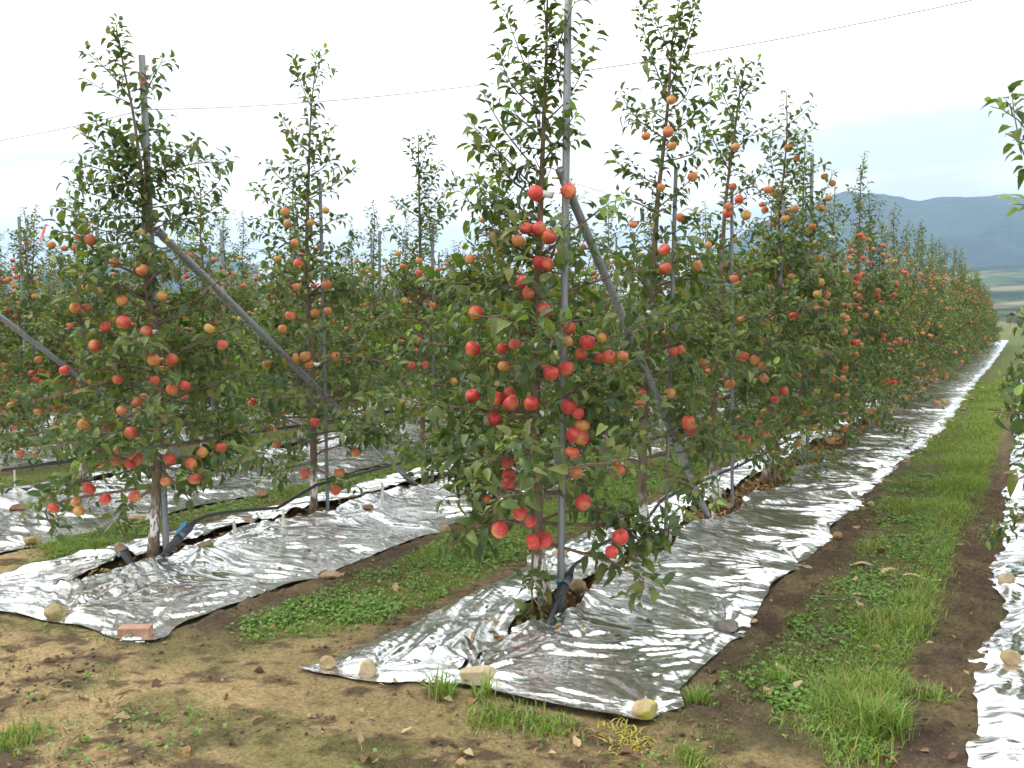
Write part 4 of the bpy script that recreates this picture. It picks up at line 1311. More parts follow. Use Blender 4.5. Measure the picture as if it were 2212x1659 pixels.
A2 = (-4.84, 5.40, 0.03)
t = custom_tree(37, A2, [(678, 1040), (676, 900), (674, 780), (665, 660), (662, 560), (665, 440), (668, 340), (672, 240), (684, 120)],
    [[(668, 700), (630, 680), (580, 650)], [(665, 640), (720, 600), (770, 590)], [(674, 800), (620, 800), (560, 780)], [(676, 880), (740, 860), (790, 850)], [(676, 960), (740, 940), (790, 930), (830, 930)],
     [(676, 900), (600, 900), (520, 880)], [(678, 1000), (630, 1010), (600, 1040)], [(678, 1010), (720, 1030), (760, 1040)]],
    [[(676, 240), (650, 180), (636, 118)], [(680, 180), (690, 140), (700, 108)], [(670, 330), (635, 300), (612, 260)], [(670, 340), (695, 310), (712, 285)], [(667, 440), (620, 400), (572, 350)], [(668, 430), (720, 400), (772, 358)],
     [(665, 480), (600, 445), (545, 410)], [(664, 560), (730, 540), (782, 520)], [(664, 550), (600, 515), (545, 495)], [(666, 410), (640, 370), (620, 345)], [(668, 380), (700, 360), (716, 330)], [(664, 520), (710, 480), (750, 470)], [(664, 500), (620, 480), (570, 470)]],
    [(616, 458, 10, O_), (621, 483, 9, Y_), (704, 455, 8, O_), (671, 481, 8, O_), (637, 525, 9, O_), (600, 560, 9, Y_), (645, 570, 12, S_), (705, 615, 11, O_), (640, 620, 10, O_), (680, 677, 10, O_), (708, 672, 9, O_), (627, 682, 12, S_),
     (640, 775, 13, O_), (660, 770, 12, O_), (668, 787, 10, O_), (575, 788, 10, Y_), (610, 711, 10, O_), (680, 912, 12, S_), (597, 960, 10, O_), (658, 1023, 12, S_), (733, 1021, 12, S_), (770, 977, 11, S_), (725, 1060, 11, S_), (725, 770, 10, S_), (545, 870, 10, S_)],
    28, 3.6, 1.0, fine=1.15, top_extra=7)
finish_tree(t, A2, 'apple tree, second from the near end of the left front row', 120)

B2 = (-2.10, 5.66, 0.03)
t = custom_tree(41, B2, [(1388, 1080), (1392, 900), (1400, 760), (1410, 600), (1420, 440), (1432, 330), (1445, 200), (1452, 90), (1470, -10)],
    [[(1400, 740), (1350, 720), (1310, 690)], [(1402, 760), (1470, 740), (1530, 730)], [(1396, 860), (1450, 850), (1520, 860)], [(1392, 960), (1450, 930), (1500, 900)], [(1392, 950), (1340, 960), (1300, 980)], [(1390, 1010), (1450, 1020), (1500, 1060)],
     [(1410, 640), (1470, 600), (1530, 570)]],
    [[(1440, 210), (1400, 100), (1378, 10)], [(1448, 190), (1490, 70), (1508, -10)], [(1436, 300), (1375, 255), (1338, 198)], [(1434, 300), (1500, 250), (1545, 200)], [(1425, 400), (1360, 370), (1325, 345)], [(1430, 350), (1500, 330), (1530, 280)],
     [(1450, 120), (1420, 60), (1405, 5)], [(1452, 110), (1470, 40), (1480, -20)], [(1445, 240), (1480, 210), (1500, 160)], [(1440, 260), (1400, 240), (1360, 270)], [(1420, 460), (1350, 430), (1330, 470)], [(1420, 450), (1480, 400), (1510, 370)], [(1415, 520), (1480, 490), (1530, 460)]],
    [(1450, 216, 10, O_), (1443, 285, 12, O_), (1395, 294, 10, O_), (1452, 315, 10, O_), (1496, 382, 11, O_), (1435, 540, 14, S_), (1437, 580, 14, S_), (1506, 575, 11, O_), (1521, 785, 12, O_), (1470, 470, 10, O_), (1428, 405, 9, O_),
     (1385, 850, 13, S_), (1383, 870, 12, O_), (1487, 912, 15, S_), (1490, 930, 15, S_), (1455, 760, 11, S_), (1330, 1000, 11, S_), (1368, 485, 9, O_), (1450, 850, 11, O_), (1470, 755, 10, S_)],
    28, 3.7, 1.0, fine=1.15, top_extra=7)
finish_tree(t, B2, 'leaning topped apple tree, second from the near end of the centre row', 120)

B3 = (-2.08, 7.15, 0.03)
t = custom_tree(53, B3, [(1538, 1000), (1545, 850), (1552, 700), (1560, 550), (1568, 430), (1585, 300), (1598, 200), (1612, 130)],
    [[(1552, 700), (1600, 680), (1640, 660)], [(1550, 760), (1600, 760), (1640, 770)], [(1548, 800), (1600, 830), (1650, 840)]],
    [[(1590, 270), (1560, 200), (1540, 148)], [(1596, 240), (1620, 180), (1640, 130)], [(1575, 370), (1540, 300), (1525, 250)], [(1580, 340), (1610, 300), (1640, 290)], [(1570, 430), (1620, 400), (1650, 360)], [(1600, 200), (1590, 160), (1580, 140)]],
    [(1588, 318, 9, O_), (1597, 430, 10, S_), (1574, 446, 9, S_), (1571, 460, 11, S_), (1612, 465, 11, Y_), (1585, 602, 10, S_), (1605, 770, 13, S_), (1630, 778, 11, O_), (1577, 830, 12, O_), (1650, 817, 11, O_), (1645, 790, 9, O_), (1600, 690, 9, O_), (1530, 530, 8, O_),
     (1590, 940, 9, S_), (1655, 940, 10, S_), (1640, 915, 10, O_)],
    28, 3.6, 1.0, fine=1.15, top_extra=7)
finish_tree(t, B3, 'apple tree, third from the near end of the centre row', 60)

A3 = (-4.83, 6.93, 0.03)
t = custom_tree(67, A3, [(914, 1000), (912, 850), (910, 700), (908, 560), (906, 440), (904, 340), (905, 288)],
    [[(910, 640), (960, 610), (1000, 600)], [(910, 720), (860, 700), (830, 680)], [(912, 830), (960, 830), (1000, 800)]],
    [[(904, 370), (890, 330), (880, 300)], [(905, 380), (920, 330), (930, 292)], [(906, 470), (860, 440), (850, 430)], [(906, 480), (950, 430), (985, 380)], [(908, 560), (850, 500), (845, 470)], [(906, 420), (930, 400), (950, 350)], [(907, 500), (950, 480), (975, 450)]],
    [(906, 563, 8, O_), (905, 590, 8, S_), (870, 575, 7, O_), (860, 548, 7, Y_), (873, 650, 8, Y_), (905, 735, 9, S_), (890, 790, 9, S_), (918, 788, 9, S_), (872, 865, 9, S_), (980, 825, 9, O_), (935, 660, 8, O_)],
    28, 3.4, 1.0, fine=1.15, top_extra=7)
finish_tree(t, A3, 'apple tree, third from the near end of the left front row', 40)

# the shoots of the row at the right edge reach into the picture
C1 = (0.58, 4.55, 0.03)
t = custom_tree(71, C1, [(2540, 900), (2540, 700), (2520, 500), (2500, 300), (2490, 100)],
    [[(2530, 950), (2400, 930), (2250, 900), (2150, 890)], [(2530, 900), (2420, 880), (2330, 880)], [(2530, 850), (2400, 840), (2290, 820), (2200, 790)], [(2540, 1000), (2400, 990), (2280, 1000), (2190, 1040)]],
    [[(2500, 480), (2380, 420), (2260, 330), (2190, 250), (2140, 230)], [(2510, 520), (2350, 460), (2240, 380), (2200, 300), (2185, 190)], [(2510, 540), (2400, 500), (2260, 450), (2180, 440)]],
    [], 10, 3.4, 0.7, fine=0.9)
finish_tree(t, C1, 'apple tree outside the right edge whose shoots reach into view', 60)

# ------------------------------------------------------------------ pool of trees for the rest of the rows
def pool_tree(seed, **kw):
    t = grow_generic(seed, **kw)
    kill = np.zeros(len(t.P), bool)
    for (c, R, kd, _) in t.apples:
        kill |= np.linalg.norm(t.P + t.A * (t.S[:, None] * 0.5) - c, axis=1) < R * 2.0
    t.drop(kill)
    fr = MB(); mi = []
    for (c, R, kd, _) in t.apples:
        v, f = _lowapple
        n0 = len(fr.f)
        fr.add(v * np.array([1, 1, 0.9]) * (R / 0.04) + c, [tuple(q) for q in f])
        mi += [min(3, kd + 1) if t.r.random() < 0.55 else kd] * (len(fr.f) - n0)
    fme = mesh_from('fruit', np.concatenate(fr.v), fr.f, M_APPLE, True, None, mi)
    return dict(wood=wood_mesh(t), crown=crown_mesh(t, np.ones(len(t.P), bool)), fruit=fme, apples=t.apples)
POOL = [pool_tree(1000 + i, h=hh, width=w, napple=na, top=tp, fine=fi) for i, (hh, w, na, tp, fi) in enumerate(
    [(3.55, 0.95, 88, 1.0, 1.0), (3.4, 0.9, 96, 1.1, 1.0), (3.65, 1.0, 84, 0.9, 1.05), (3.3, 0.9, 88, 1.2, 1.0), (3.6, 0.95, 94, 1.0, 0.95), (3.45, 1.0, 84, 1.0, 1.05), (3.2, 0.85, 70, 1.1, 0.95)])]
TREE_POS = {}
def in_view(x, y, m=1.3):
    d = x * FW[0] + y * FW[1]; r_ = x * RT[0] + y * RT[1]
    return d > 1 and (-0.565 * d - m) < r_ < (0.565 * d + m)
rp = random.Random(99)
def place_tree(k, i, label, single):
    x = ROWX[k] + rp.uniform(-0.05, 0.05); y = ROWY[k][i] + rp.uniform(-0.06, 0.06)
    if k == 1:
        x += 0.12 * min(1, max(0, (y - 6) / 6))
    p = POOL[rp.randrange(len(POOL))]
    s = rp.uniform(0.93, 1.06)
    root = empty('apple_tree', (x, y, 0.03))
    root.rotation_euler = (0, 0, rp.uniform(0, 6.28)); root.scale = (s, s, s * rp.uniform(0.96, 1.04))
    zs = {0: 1.0, 1: 1.0, 2: 0.93}.get(k, 0.91)
    root.scale = (s * (0.8 if k == 0 else 1), s * (0.8 if k == 0 else 1), s * zs * rp.uniform(0.95, 1.05))
    tag(root, label, 'apple tree', TREE_GROUP)
    link('trunk', p['wood'], root)
    link('crown', p['crown'], root)['kind'] = 'stuff'
    if single:
        for j, (c, R, kd, _) in enumerate(p['apples']):
            o = link('apple', APPLE[(kd, j % 3)], root, tuple(c))
            o.scale = (R / 0.04,) * 3
            o.rotation_euler = (rp.uniform(-.35, .35), rp.uniform(-.35, .35), rp.uniform(0, 6.28))
    elif k > 0:
        link('fruit', p['fruit'], root)['kind'] = 'stuff'
    return root
DONE = {1: 3, 2: 3, 0: 1}
for k in range(0, 12):
    n = 0
    for i, y in enumerate(ROWY[k]):
        if i < DONE.get(k, 0):
            continue
        x = ROWX[k]
        dist = math.hypot(x, y)
        lim = {0: 16, 1: 62, 2: 40, 3: 30}.get(k, 27)
        if dist > lim or not in_view(x, y):
            continue
        if k == 0 and i > 5:
            continue
        if k <= 3:
            if i < 12:
                lab = 'apple tree, %s from the near end of the %s' % (ORD[i], ROWNAME[k])
            else:
                lab = {1: 'distant apple tree far down the centre row beside the grass lane', 2: 'distant apple tree far down the left front row', 3: 'distant apple tree far down the third row', 0: 'apple tree at the right edge'}[k]
        else:
            lab = 'apple tree in the rows beyond the third row'
        place_tree(k, i, lab, dist < 13.5 and k > 0)

# ------------------------------------------------------------------ posts, struts, wires
def fluted(n, depth=0.10):
    a = np.arange(n)
    return 1 - depth * (0.5 + 0.5 * np.cos(a * math.pi))
def make_post(base, top, r0, label, mat=M_STEEL, flute=False, group='steel posts along the rows', name='steel_post'):
    base = np.array(base, float); top = np.array(top, float)
    root = empty(name, tuple(base))
    tag(root, label, 'post', group)
    d = top - base
    mb = MB()
    pts = np.array([d * f for f in np.linspace(0, 1, 6)])
    if flute:
        mb.tube(pts, r0, 28, True, fluted(28))
    else:
        mb.tube(pts, r0, 14, False)
        n = unit(d)
        # open pipe end: an inner wall and a rim
        L = np.linalg.norm(d)
        mb.tube(np.array([n * (L - 0.12), n * L]), r0 * 0.86, 14, False)
    link('pipe', mb.mesh('pipe', mat), root)
    return root
def capped(root, mat=M_STEEL):
    return root

PB1 = (-2.06, 4.17, 0.0)
p = make_post(PB1, (-2.02, 4.16, 3.62), 0.019, 'tall fluted steel post beside the nearest centre tree', flute=True)
# the stub of pipe standing behind it
stub = ground_pt(1212, 1335)
mb = MB(); mb.tube(np.array([[0, 0, -0.02], [0.0, 0.0, 0.13]]), 0.022, 14, False); mb.tube(np.array([[0, 0, 0.03], [0, 0, 0.13]]), 0.019, 14, True)
o = link('pipe_stub', mb.mesh('pipe_stub', M_STRUT), None, (stub[0], stub[1], 0.03)); tag(o, 'short grey pipe stub behind the nearest centre post', 'pipe')
PA1 = (-4.79, 3.95, 0.0)
p = make_post(PA1, (-4.93, 3.98, 3.26), 0.022, 'tall steel post with red tape beside the nearest left tree')
mb = MB(); mb.tube(np.array([(-0.134 - 0.0, 0.028, 3.12), (-0.132, 0.028, 3.095)]) , 0.0235, 14, False)
mb.box((-0.126, 0.008, 3.04), (0.012, 0.006, 0.15))
link('tape', mb.mesh('tape', M_TAPE), p)

def strut(p0, p1, r0, label):
    """leaning pipe from the end post to the ground; its upper end is open"""
    p0 = np.array(p0); p1 = np.array(p1)
    root = empty('brace_strut', tuple(p1)); tag(root, label, 'strut', 'leaning brace struts')
    d = p0 - p1
    mb = MB(); mb.tube(np.array([d * f for f in np.linspace(-0.02, 1, 5)]), r0, 16, False)
    n = unit(d); L = np.linalg.norm(d)
    mb.tube(np.array([n * (L - 0.15), n * L]), r0 * 0.88, 16, True)
    link('pipe', mb.mesh('pipe', M_STRUT), root)
    mb = MB(); mb.tube(np.array([n * (L - 0.10), n * (L - 0.07)]), r0 * 1.12, 14, False)
    mb.tube(np.array([n * (L - 0.085) + np.array([0, 0, 0.02]), n * (L - 0.085) + (np.array([-0.05, -0.05, 0.02]))]), 0.006, 8)
    link('clamp', mb.mesh('clamp', M_GOLD), root)
    return root
gB = ground_pt(1545, 1138)
strut(at(1209, 366, 4.62), (-2.05, gB[1], 0.0), 0.024, 'leaning grey brace strut behind the red apple tree')
gA = ground_pt(885, 1060)
strut(at(338, 496, 5.80), (-4.80, gA[1], 0.0), 0.0265, 'long leaning brace strut of the left front row')
z0 = np.array([-7.5, 3.35, 0.0])
strut((-7.5, 3.80, 2.2), (-7.5, 6.66, 0.0), 0.024, 'leaning brace strut at the left picture edge')

rq = random.Random(5)
def stake_for(k, i, y, hgt, r0, tall):
    x = ROWX[k] + 0.06 + rq.uniform(-0.02, 0.03)
    if k == 1:
        x += 0.12 * min(1, max(0, (y - 6) / 6))
    lean = (rq.uniform(-0.05, 0.05), rq.uniform(-0.04, 0.04))
    if i < 12 and k <= 3:
        lab = '%s beside the %s tree of the %s' % ('tall steel post' if tall else 'thin steel stake', ORD[i], ROWNAME[k])
    elif k <= 3:
        lab = ('tall steel post far down the ' if tall else 'thin steel stake far down the ') + ROWNAME[k]
    else:
        lab = 'grey steel post sticking up among the far rows'
    make_post((x, y + 0.05, 0), (x + lean[0], y + 0.05 + lean[1], hgt), r0, lab, M_STEEL if tall else M_STAKE, False,
              'steel posts along the rows' if tall else 'thin stakes along the rows', 'steel_post' if tall else 'steel_stake')
for k in (1, 2, 3):
    for i, y in enumerate(ROWY[k]):
        if i == 0 and k != 3:
            continue
        if not in_view(ROWX[k], y, 0.4) or y > {1: 26, 2: 18, 3: 16}[k]:
            continue
        tall = i % 4 == 0
        h_ = (3.3 if k == 1 else 2.75) if tall else {(1, 1): 2.58, (2, 1): 2.68, (2, 2): 2.47}.get((k, i), rq.uniform(2.3, 2.7))
        stake_for(k, i, y, h_, 0.019 if tall else 0.0135, tall)
for (px_, py_, d_) in [(41, 468, 12.5), (802, 512, 19.0), (478, 498, 11.5), (209, 490, 11.0), (852, 560, 15.0), (1098, 470, 15.5)]:
    q = at(px_, py_, d_)
    make_post((q[0] + 0.02, q[1], 0), tuple(q), 0.022, 'grey steel post sticking up among the far rows', M_STAKE)

def wire(pts, r0, mat, label, group=None, name='wire'):
    mb = MB(); mb.tube(np.array(pts), r0, 5, False)
    o = link(name, mb.mesh(name, mat)); tag(o, label, 'wire', group)
    return o
# cross wire tying the end posts of all rows together
nodes = [(3.3, 4.45, 3.1), (0.60, 4.4, 3.02), (-2.03, 4.17, 2.82), (-4.91, 3.97, 2.92), (-7.55, 3.80, 2.85), (-10.3, 3.1, 2.8)]
pts = []
for a_, b_ in zip(nodes[:-1], nodes[1:]):
    a_, b_ = np.array(a_), np.array(b_)
    for f in np.linspace(0, 1, 14)[:-1]:
        pts.append(a_ + (b_ - a_) * f - np.array([0, 0, 0.16 * f * (1 - f)]))
wire(pts, 0.0024, M_WIRE, 'thin cable crossing the white sky between the row end posts', name='cable')
for k, zz, m_, lab in [(1, 2.30, M_WIRE, 'upper trellis wire running along the centre row'), (2, 2.10, M_WIRE, 'upper trellis wire running along the left front row'), (3, 2.2, M_WIRE, 'upper trellis wire running along the third row'),
                       (1, 1.15, M_GWIRE, 'green trellis wire through the middle of the centre row'), (2, 1.2, M_GWIRE, 'green trellis wire through the middle of the left front row'), (2, 0.46, M_GWIRE, 'low green wire above the hose of the left front row'),
                       (1, 0.40, M_GWIRE, 'low green wire beside the hose of the centre row')]:
    x = ROWX[k] + 0.06
    y0 = ROWY[k][0]
    pts = [(x + 0.12 * (k == 1) * min(1, max(0, (y - 6) / 6)), y, zz - 0.015 * math.sin((y - y0) * 1.08) ** 2) for y in np.arange(y0, 26, 0.4)]
    wire(pts, 0.0016 if m_ is M_WIRE else 0.002, m_, lab, 'trellis wires')

# ------------------------------------------------------------------ ties between trunk and post
def tie(p, w, r0, label, mat=M_WHITE, clamp=False):
    root = empty('tree_tie', tuple(p)); tag(root, label, 'tie', 'ties between trunk and post')
    mb = MB()
    f = np.linspace(0, 1, 9)
    pr = r0 * (0.35 + 0.65 * np.sin(np.clip(f, 0.02, 0.98) * math.pi) ** 0.45)
    x = (f - 0.5) * w
    mb.tube(np.stack([x * RT[0], x * RT[1], 0.004 * np.sin(f * 9)], -1), pr, 12)
    link('foam_sleeve', mb.mesh('foam_sleeve', mat), root)
    if clamp:
        mb = MB(); mb.tube(np.array([RT * (w * 0.45), RT * (w * 0.85)]), 0.008, 8)
        link('cord', mb.mesh('cord', M_HOSE), root)
        Rm = np.stack([RT, -FW, [0, 0, 1]], 1)
        mb = MB()
        c0 = RT * (w * 0.62) - FW * 0.018 + np.array([0, 0, -0.038])
        for (o_, s_) in [((0, 0, 0.014), (0.05, 0.012, 0.006)), ((0, 0, -0.014), (0.05, 0.012, 0.006)), ((0.024, 0, 0), (0.004, 0.02, 0.04)), ((-0.022, 0, 0), (0.006, 0.012, 0.03)), ((0, 0.006, 0), (0.046, 0.003, 0.026))]:
            mb.box(c0 + Rm @ np.array(o_), s_, Rm)
        mb.tube(np.array([c0 - RT * 0.045, c0 - RT * 0.02]), 0.006, 8)
        link('clamp', mb.mesh('clamp', M_GOLD, False), root)
tie(at(1172, 748, 4.56), 0.082, 0.019, 'white foam tie with brass clamp on the nearest centre post', M_WHITE, True)
mb = MB(); a_, b_ = at(1164, 416, 4.66), at(1192, 422, 4.62)
mb.tube(np.array([a_, b_]), 0.018, 14)
o = link('spacer_tube', mb.mesh('spacer_tube', M_TUBE)); tag(o, 'cream tube between trunk and post beside the top red apples', 'tube')
tie(at(1178, 893, 4.60), 0.05, 0.02, 'white foam tie low on the nearest centre post')
tie(at(331, 716, 5.72), 0.05, 0.012, 'white tie on the nearest left post between red apples')
tie(at(352, 975, 5.70), 0.05, 0.016, 'white tie low on the nearest left post')
mb = MB(); q = at(350, 797, 5.73); mb.box(q, (0.05, 0.03, 0.022)); mb.box(q + np.array([0, 0, 0.016]), (0.06, 0.012, 0.006))
o = link('post_clamp', mb.mesh('post_clamp', M_GOLD, False)); tag(o, 'brass clamp on the tall left post', 'clamp')
for (x_, y_, d_, lab) in [(692, 558, 6.95, 'upper white tie on the second tree of the left front row'), (684, 787, 6.95, 'lower white tie on the second tree of the left front row'), (1405, 675, 5.85, 'white tie on the second stake of the centre row'),
                     (919, 716, 8.2, 'upper white tie on the third stake of the left front row'), (914, 833, 8.2, 'lower white tie on the third stake of the left front row'), (1553, 843, 7.1, 'upper white tie on the third stake of the centre row'),
                     (1557, 885, 7.1, 'lower white tie on the third stake of the centre row'), (1796, 512, 9.0, 'white tie high on a post down the centre row')]:
    tie(at(x_, y_, d_), 0.055, 0.013, lab)
rb = at(97, 487, 8.5)
v = np.array([(0, 0, 0), (0.03, 0, 0.01), (-0.05, 0.0, -0.06), (-0.02, 0.01, -0.06), (-0.09, 0.0, -0.13), (-0.065, 0.0, -0.135), (-0.10, 0.004, -0.16)])
o = link('ribbon', mesh_from('ribbon', np.concatenate([v, v + np.array([0, 0.002, 0])]), [(0, 1, 3, 2), (2, 3, 5, 4), (4, 5, 6), (7, 9, 10, 8), (9, 11, 12, 10), (11, 13, 12), (0, 2, 9, 7), (1, 8, 10, 3)], [M_RIBBON], False), None, tuple(rb))
tag(o, 'pink marker ribbon tied to a twig at the far left', 'ribbon')

# ------------------------------------------------------------------ drip hoses
def hose(label, path, rest, fit, r0=0.011):
    """path: near pieces as points; fit: two points between which the coupling and valve sit"""
    root = empty('drip_hose', tuple(path[0])); tag(root, label, 'hose', 'black drip hoses')
    o0 = np.array(path[0], float)
    pts = np.concatenate([smooth_line(np.array(path), 40), np.array(rest)]) - o0
    mb = MB(); mb.tube(pts, r0, 8)
    link('pipe', mb.mesh('pipe', M_HOSE), root)
    if fit is not None:
        a_, b_ = np.array(fit[0]) - o0, np.array(fit[1]) - o0
        d = b_ - a_
        mb = MB()
        prof = [(0, 0.016), (0.08, 0.024), (0.12, 0.027), (0.32, 0.028), (0.36, 0.033), (0.46, 0.033), (0.48, 0.026), (0.62, 0.026), (0.64, 0.031), (0.78, 0.030), (0.82, 0.022), (1.0, 0.015)]
        mb.tube(np.array([a_ + d * f for f, _ in prof]), [q * 0.9 for _, q in prof], 14)
        cpl = link('coupling', mb.mesh('coupling', M_HOSE), root)
        mb = MB(); mb.tube(np.array([a_ + d * 0.49, a_ + d * 0.61]), 0.0265, 14)
        link('collar', mb.mesh('collar', M_HOSEG), cpl)
        n = unit(d); side = unit(np.cross(n, FW)); side = side if side[2] > 0 else -side
        c = a_ + d * 0.62 + side * 0.034
        Rm = np.stack([n, np.cross(side, n), side], 1)
        mb = MB(); mb.box(c, (0.085, 0.026, 0.018), Rm); mb.box(c + n * 0.03 + side * 0.008, (0.05, 0.03, 0.012), Rm); mb.tube(np.array([c - side * 0.03, c]), 0.008, 8)
        link('valve_handle', mb.mesh('valve_handle', M_BLUE, False), cpl)
    for y in np.arange(len(rest)):
        if y % 3 == 1 and y < 40:
            q = np.array(rest[y]) - o0
            mb = MB(); mb.tube(np.array([q + np.array([0, 0, 0.004]), q + np.array([0, 0, 0.03])]), 0.008, 6)
            link('dripper', mb.mesh('dripper', M_HOSE), root)
    return root
# centre row
bx = lambda y: -2.16 + 0.12 * min(1, max(0, (y - 6) / 6))
pB = [at(1172, 1385, 4.40), at(1190, 1335, 4.45), at(1215, 1272, 4.6), at(1238, 1225, 4.75), at(1262, 1206, 4.95), at(1300, 1175, 5.25), at(1385, 1139, 5.8)]
rB = [(bx(y) , y, 0.335 + 0.012 * math.sin(y * 2.2)) for y in np.arange(5.95, 30, 0.45)]
hose('black drip hose with a coupling rising behind the nearest centre post', pB, rB, (at(1203, 1298, 4.55), at(1236, 1228, 4.72)))
# left front row
pA = [at(312, 1248, 5.62), at(335, 1220, 5.64), at(360, 1188, 5.66), at(392, 1152, 5.7), at(430, 1122, 5.8), at(480, 1108, 5.98), at(600, 1097, 6.55)]
ax = -4.72
rA = [(ax, y, 0.33 + 0.012 * math.sin(y * 2.1)) for y in np.arange(5.3, 26, 0.45)]
hose('black drip hose with a blue valve beside the nearest left tree', pA, rA, (at(358, 1192, 5.64), at(424, 1124, 5.76)), 0.012)
rZ = [(-7.35, y, 0.34 + 0.012 * math.sin(y * 2)) for y in np.arange(3.6, 20, 0.45)]
hose('black drip hose along the third row behind the grass strip', [(-7.35, 2.6, 0.3), (-7.35, 3.0, 0.33), (-7.35, 3.5, 0.34)], rZ, None)
# capped riser beside the left tree
q = ground_pt(283, 1243)
mb = MB(); mb.tube(smooth_line([(0.03, 0, -0.03), (0.01, 0, 0.03), (-0.03, 0, 0.075), (-0.06, 0, 0.12)], 8), 0.026, 14, True)
ob = empty('riser_pipe', (q[0], q[1], 0.03)); tag(ob, 'bent black riser pipe with grey end beside the nearest left tree', 'pipe')
link('elbow', mb.mesh('elbow', M_HOSE), ob)
mb = MB(); mb.tube(np.array([(-0.058, 0, 0.117), (-0.066, 0, 0.130)]), 0.029, 14, True)
link('cap', mb.mesh('cap', M_HOSEG), ob)
# little white stakes under the hose
for (x_, y_, d_, h_, lab) in [(505, 1150, 6.15, 0.17, 'first white peg under the hose of the left front row'), (611, 1128, 6.55, 0.16, 'second white peg under the hose of the left front row'), (825, 1058, 7.5, 0.18, 'third white peg under the hose of the left front row'),
                      (1295, 1215, 5.2, 0.2, 'first white peg under the hose of the centre row'), (1447, 1160, 6.1, 0.2, 'second white peg under the hose of the centre row'), (1538, 1112, 6.8, 0.24, 'third white peg under the hose of the centre row'), (33, 1075, 8.2, 0.2, 'white peg under the hose of the third row')]:
    q = at(x_, y_, d_); q[2] = 0.0
    mb = MB(); mb.tube(np.array([(0, 0, 0), (0.004, 0, h_ * 0.5), (0.006, 0.0, h_ + 0.05)]), [0.006, 0.010, 0.011], 6)
    o = link('hose_peg', mb.mesh('hose_peg', M_PVC, False), None, tuple(q)); tag(o, lab, 'peg', 'white pegs under the hoses')

# ------------------------------------------------------------------ grass, weeds and litter
def blades(P, H, W, col, lean, rg):
    n = len(P)
    az = rg.uniform(0, 2 * math.pi, n)
    dirx, diry = np.cos(az), np.sin(az)
    ln = lean * rg.uniform(0.3, 1.3, n)
    wx, wy = -np.sin(az + rg.normal(0, 0.5, n)), np.cos(az + rg.normal(0, 0.5, n))
    V = np.zeros((n, 5, 3))
    for j, (f, w) in enumerate([(0, 1.0), (0.55, 0.8)]):
        cx = P[:, 0] + dirx * ln * H * f ** 2; cy = P[:, 1] + diry * ln * H * f ** 2; cz = P[:, 2] + H * (f - 0.25 * ln * f * f)
        V[:, 2 * j] = np.stack([cx - wx * W * w / 2, cy - wy * W * w / 2, cz], -1)
        V[:, 2 * j + 1] = np.stack([cx + wx * W * w / 2, cy + wy * W * w / 2, cz], -1)
    V[:, 4] = np.stack([P[:, 0] + dirx * ln * H, P[:, 1] + diry * ln * H, P[:, 2] + H * (1 - 0.3 * ln)], -1)
    F = (np.array([(0, 1, 3), (0, 3, 2), (2, 3, 4)])[None] + (np.arange(n) * 5)[:, None, None]).reshape(-1, 3)
    return V.reshape(-1, 3), F, np.repeat(col, 5, 0)

def grass_cols(n, rg, base=(0.165, 0.25, 0.042)):
    c = np.array(base) * rg.uniform(0.65, 1.35, (n, 1))
    c[:, 0] *= rg.uniform(0.8, 1.35, n)
    dry = rg.random(n) < 0.12
    c[dry] = np.array([0.30, 0.25, 0.10]) * rg.uniform(0.6, 1.2, (dry.sum(), 1))
    return c

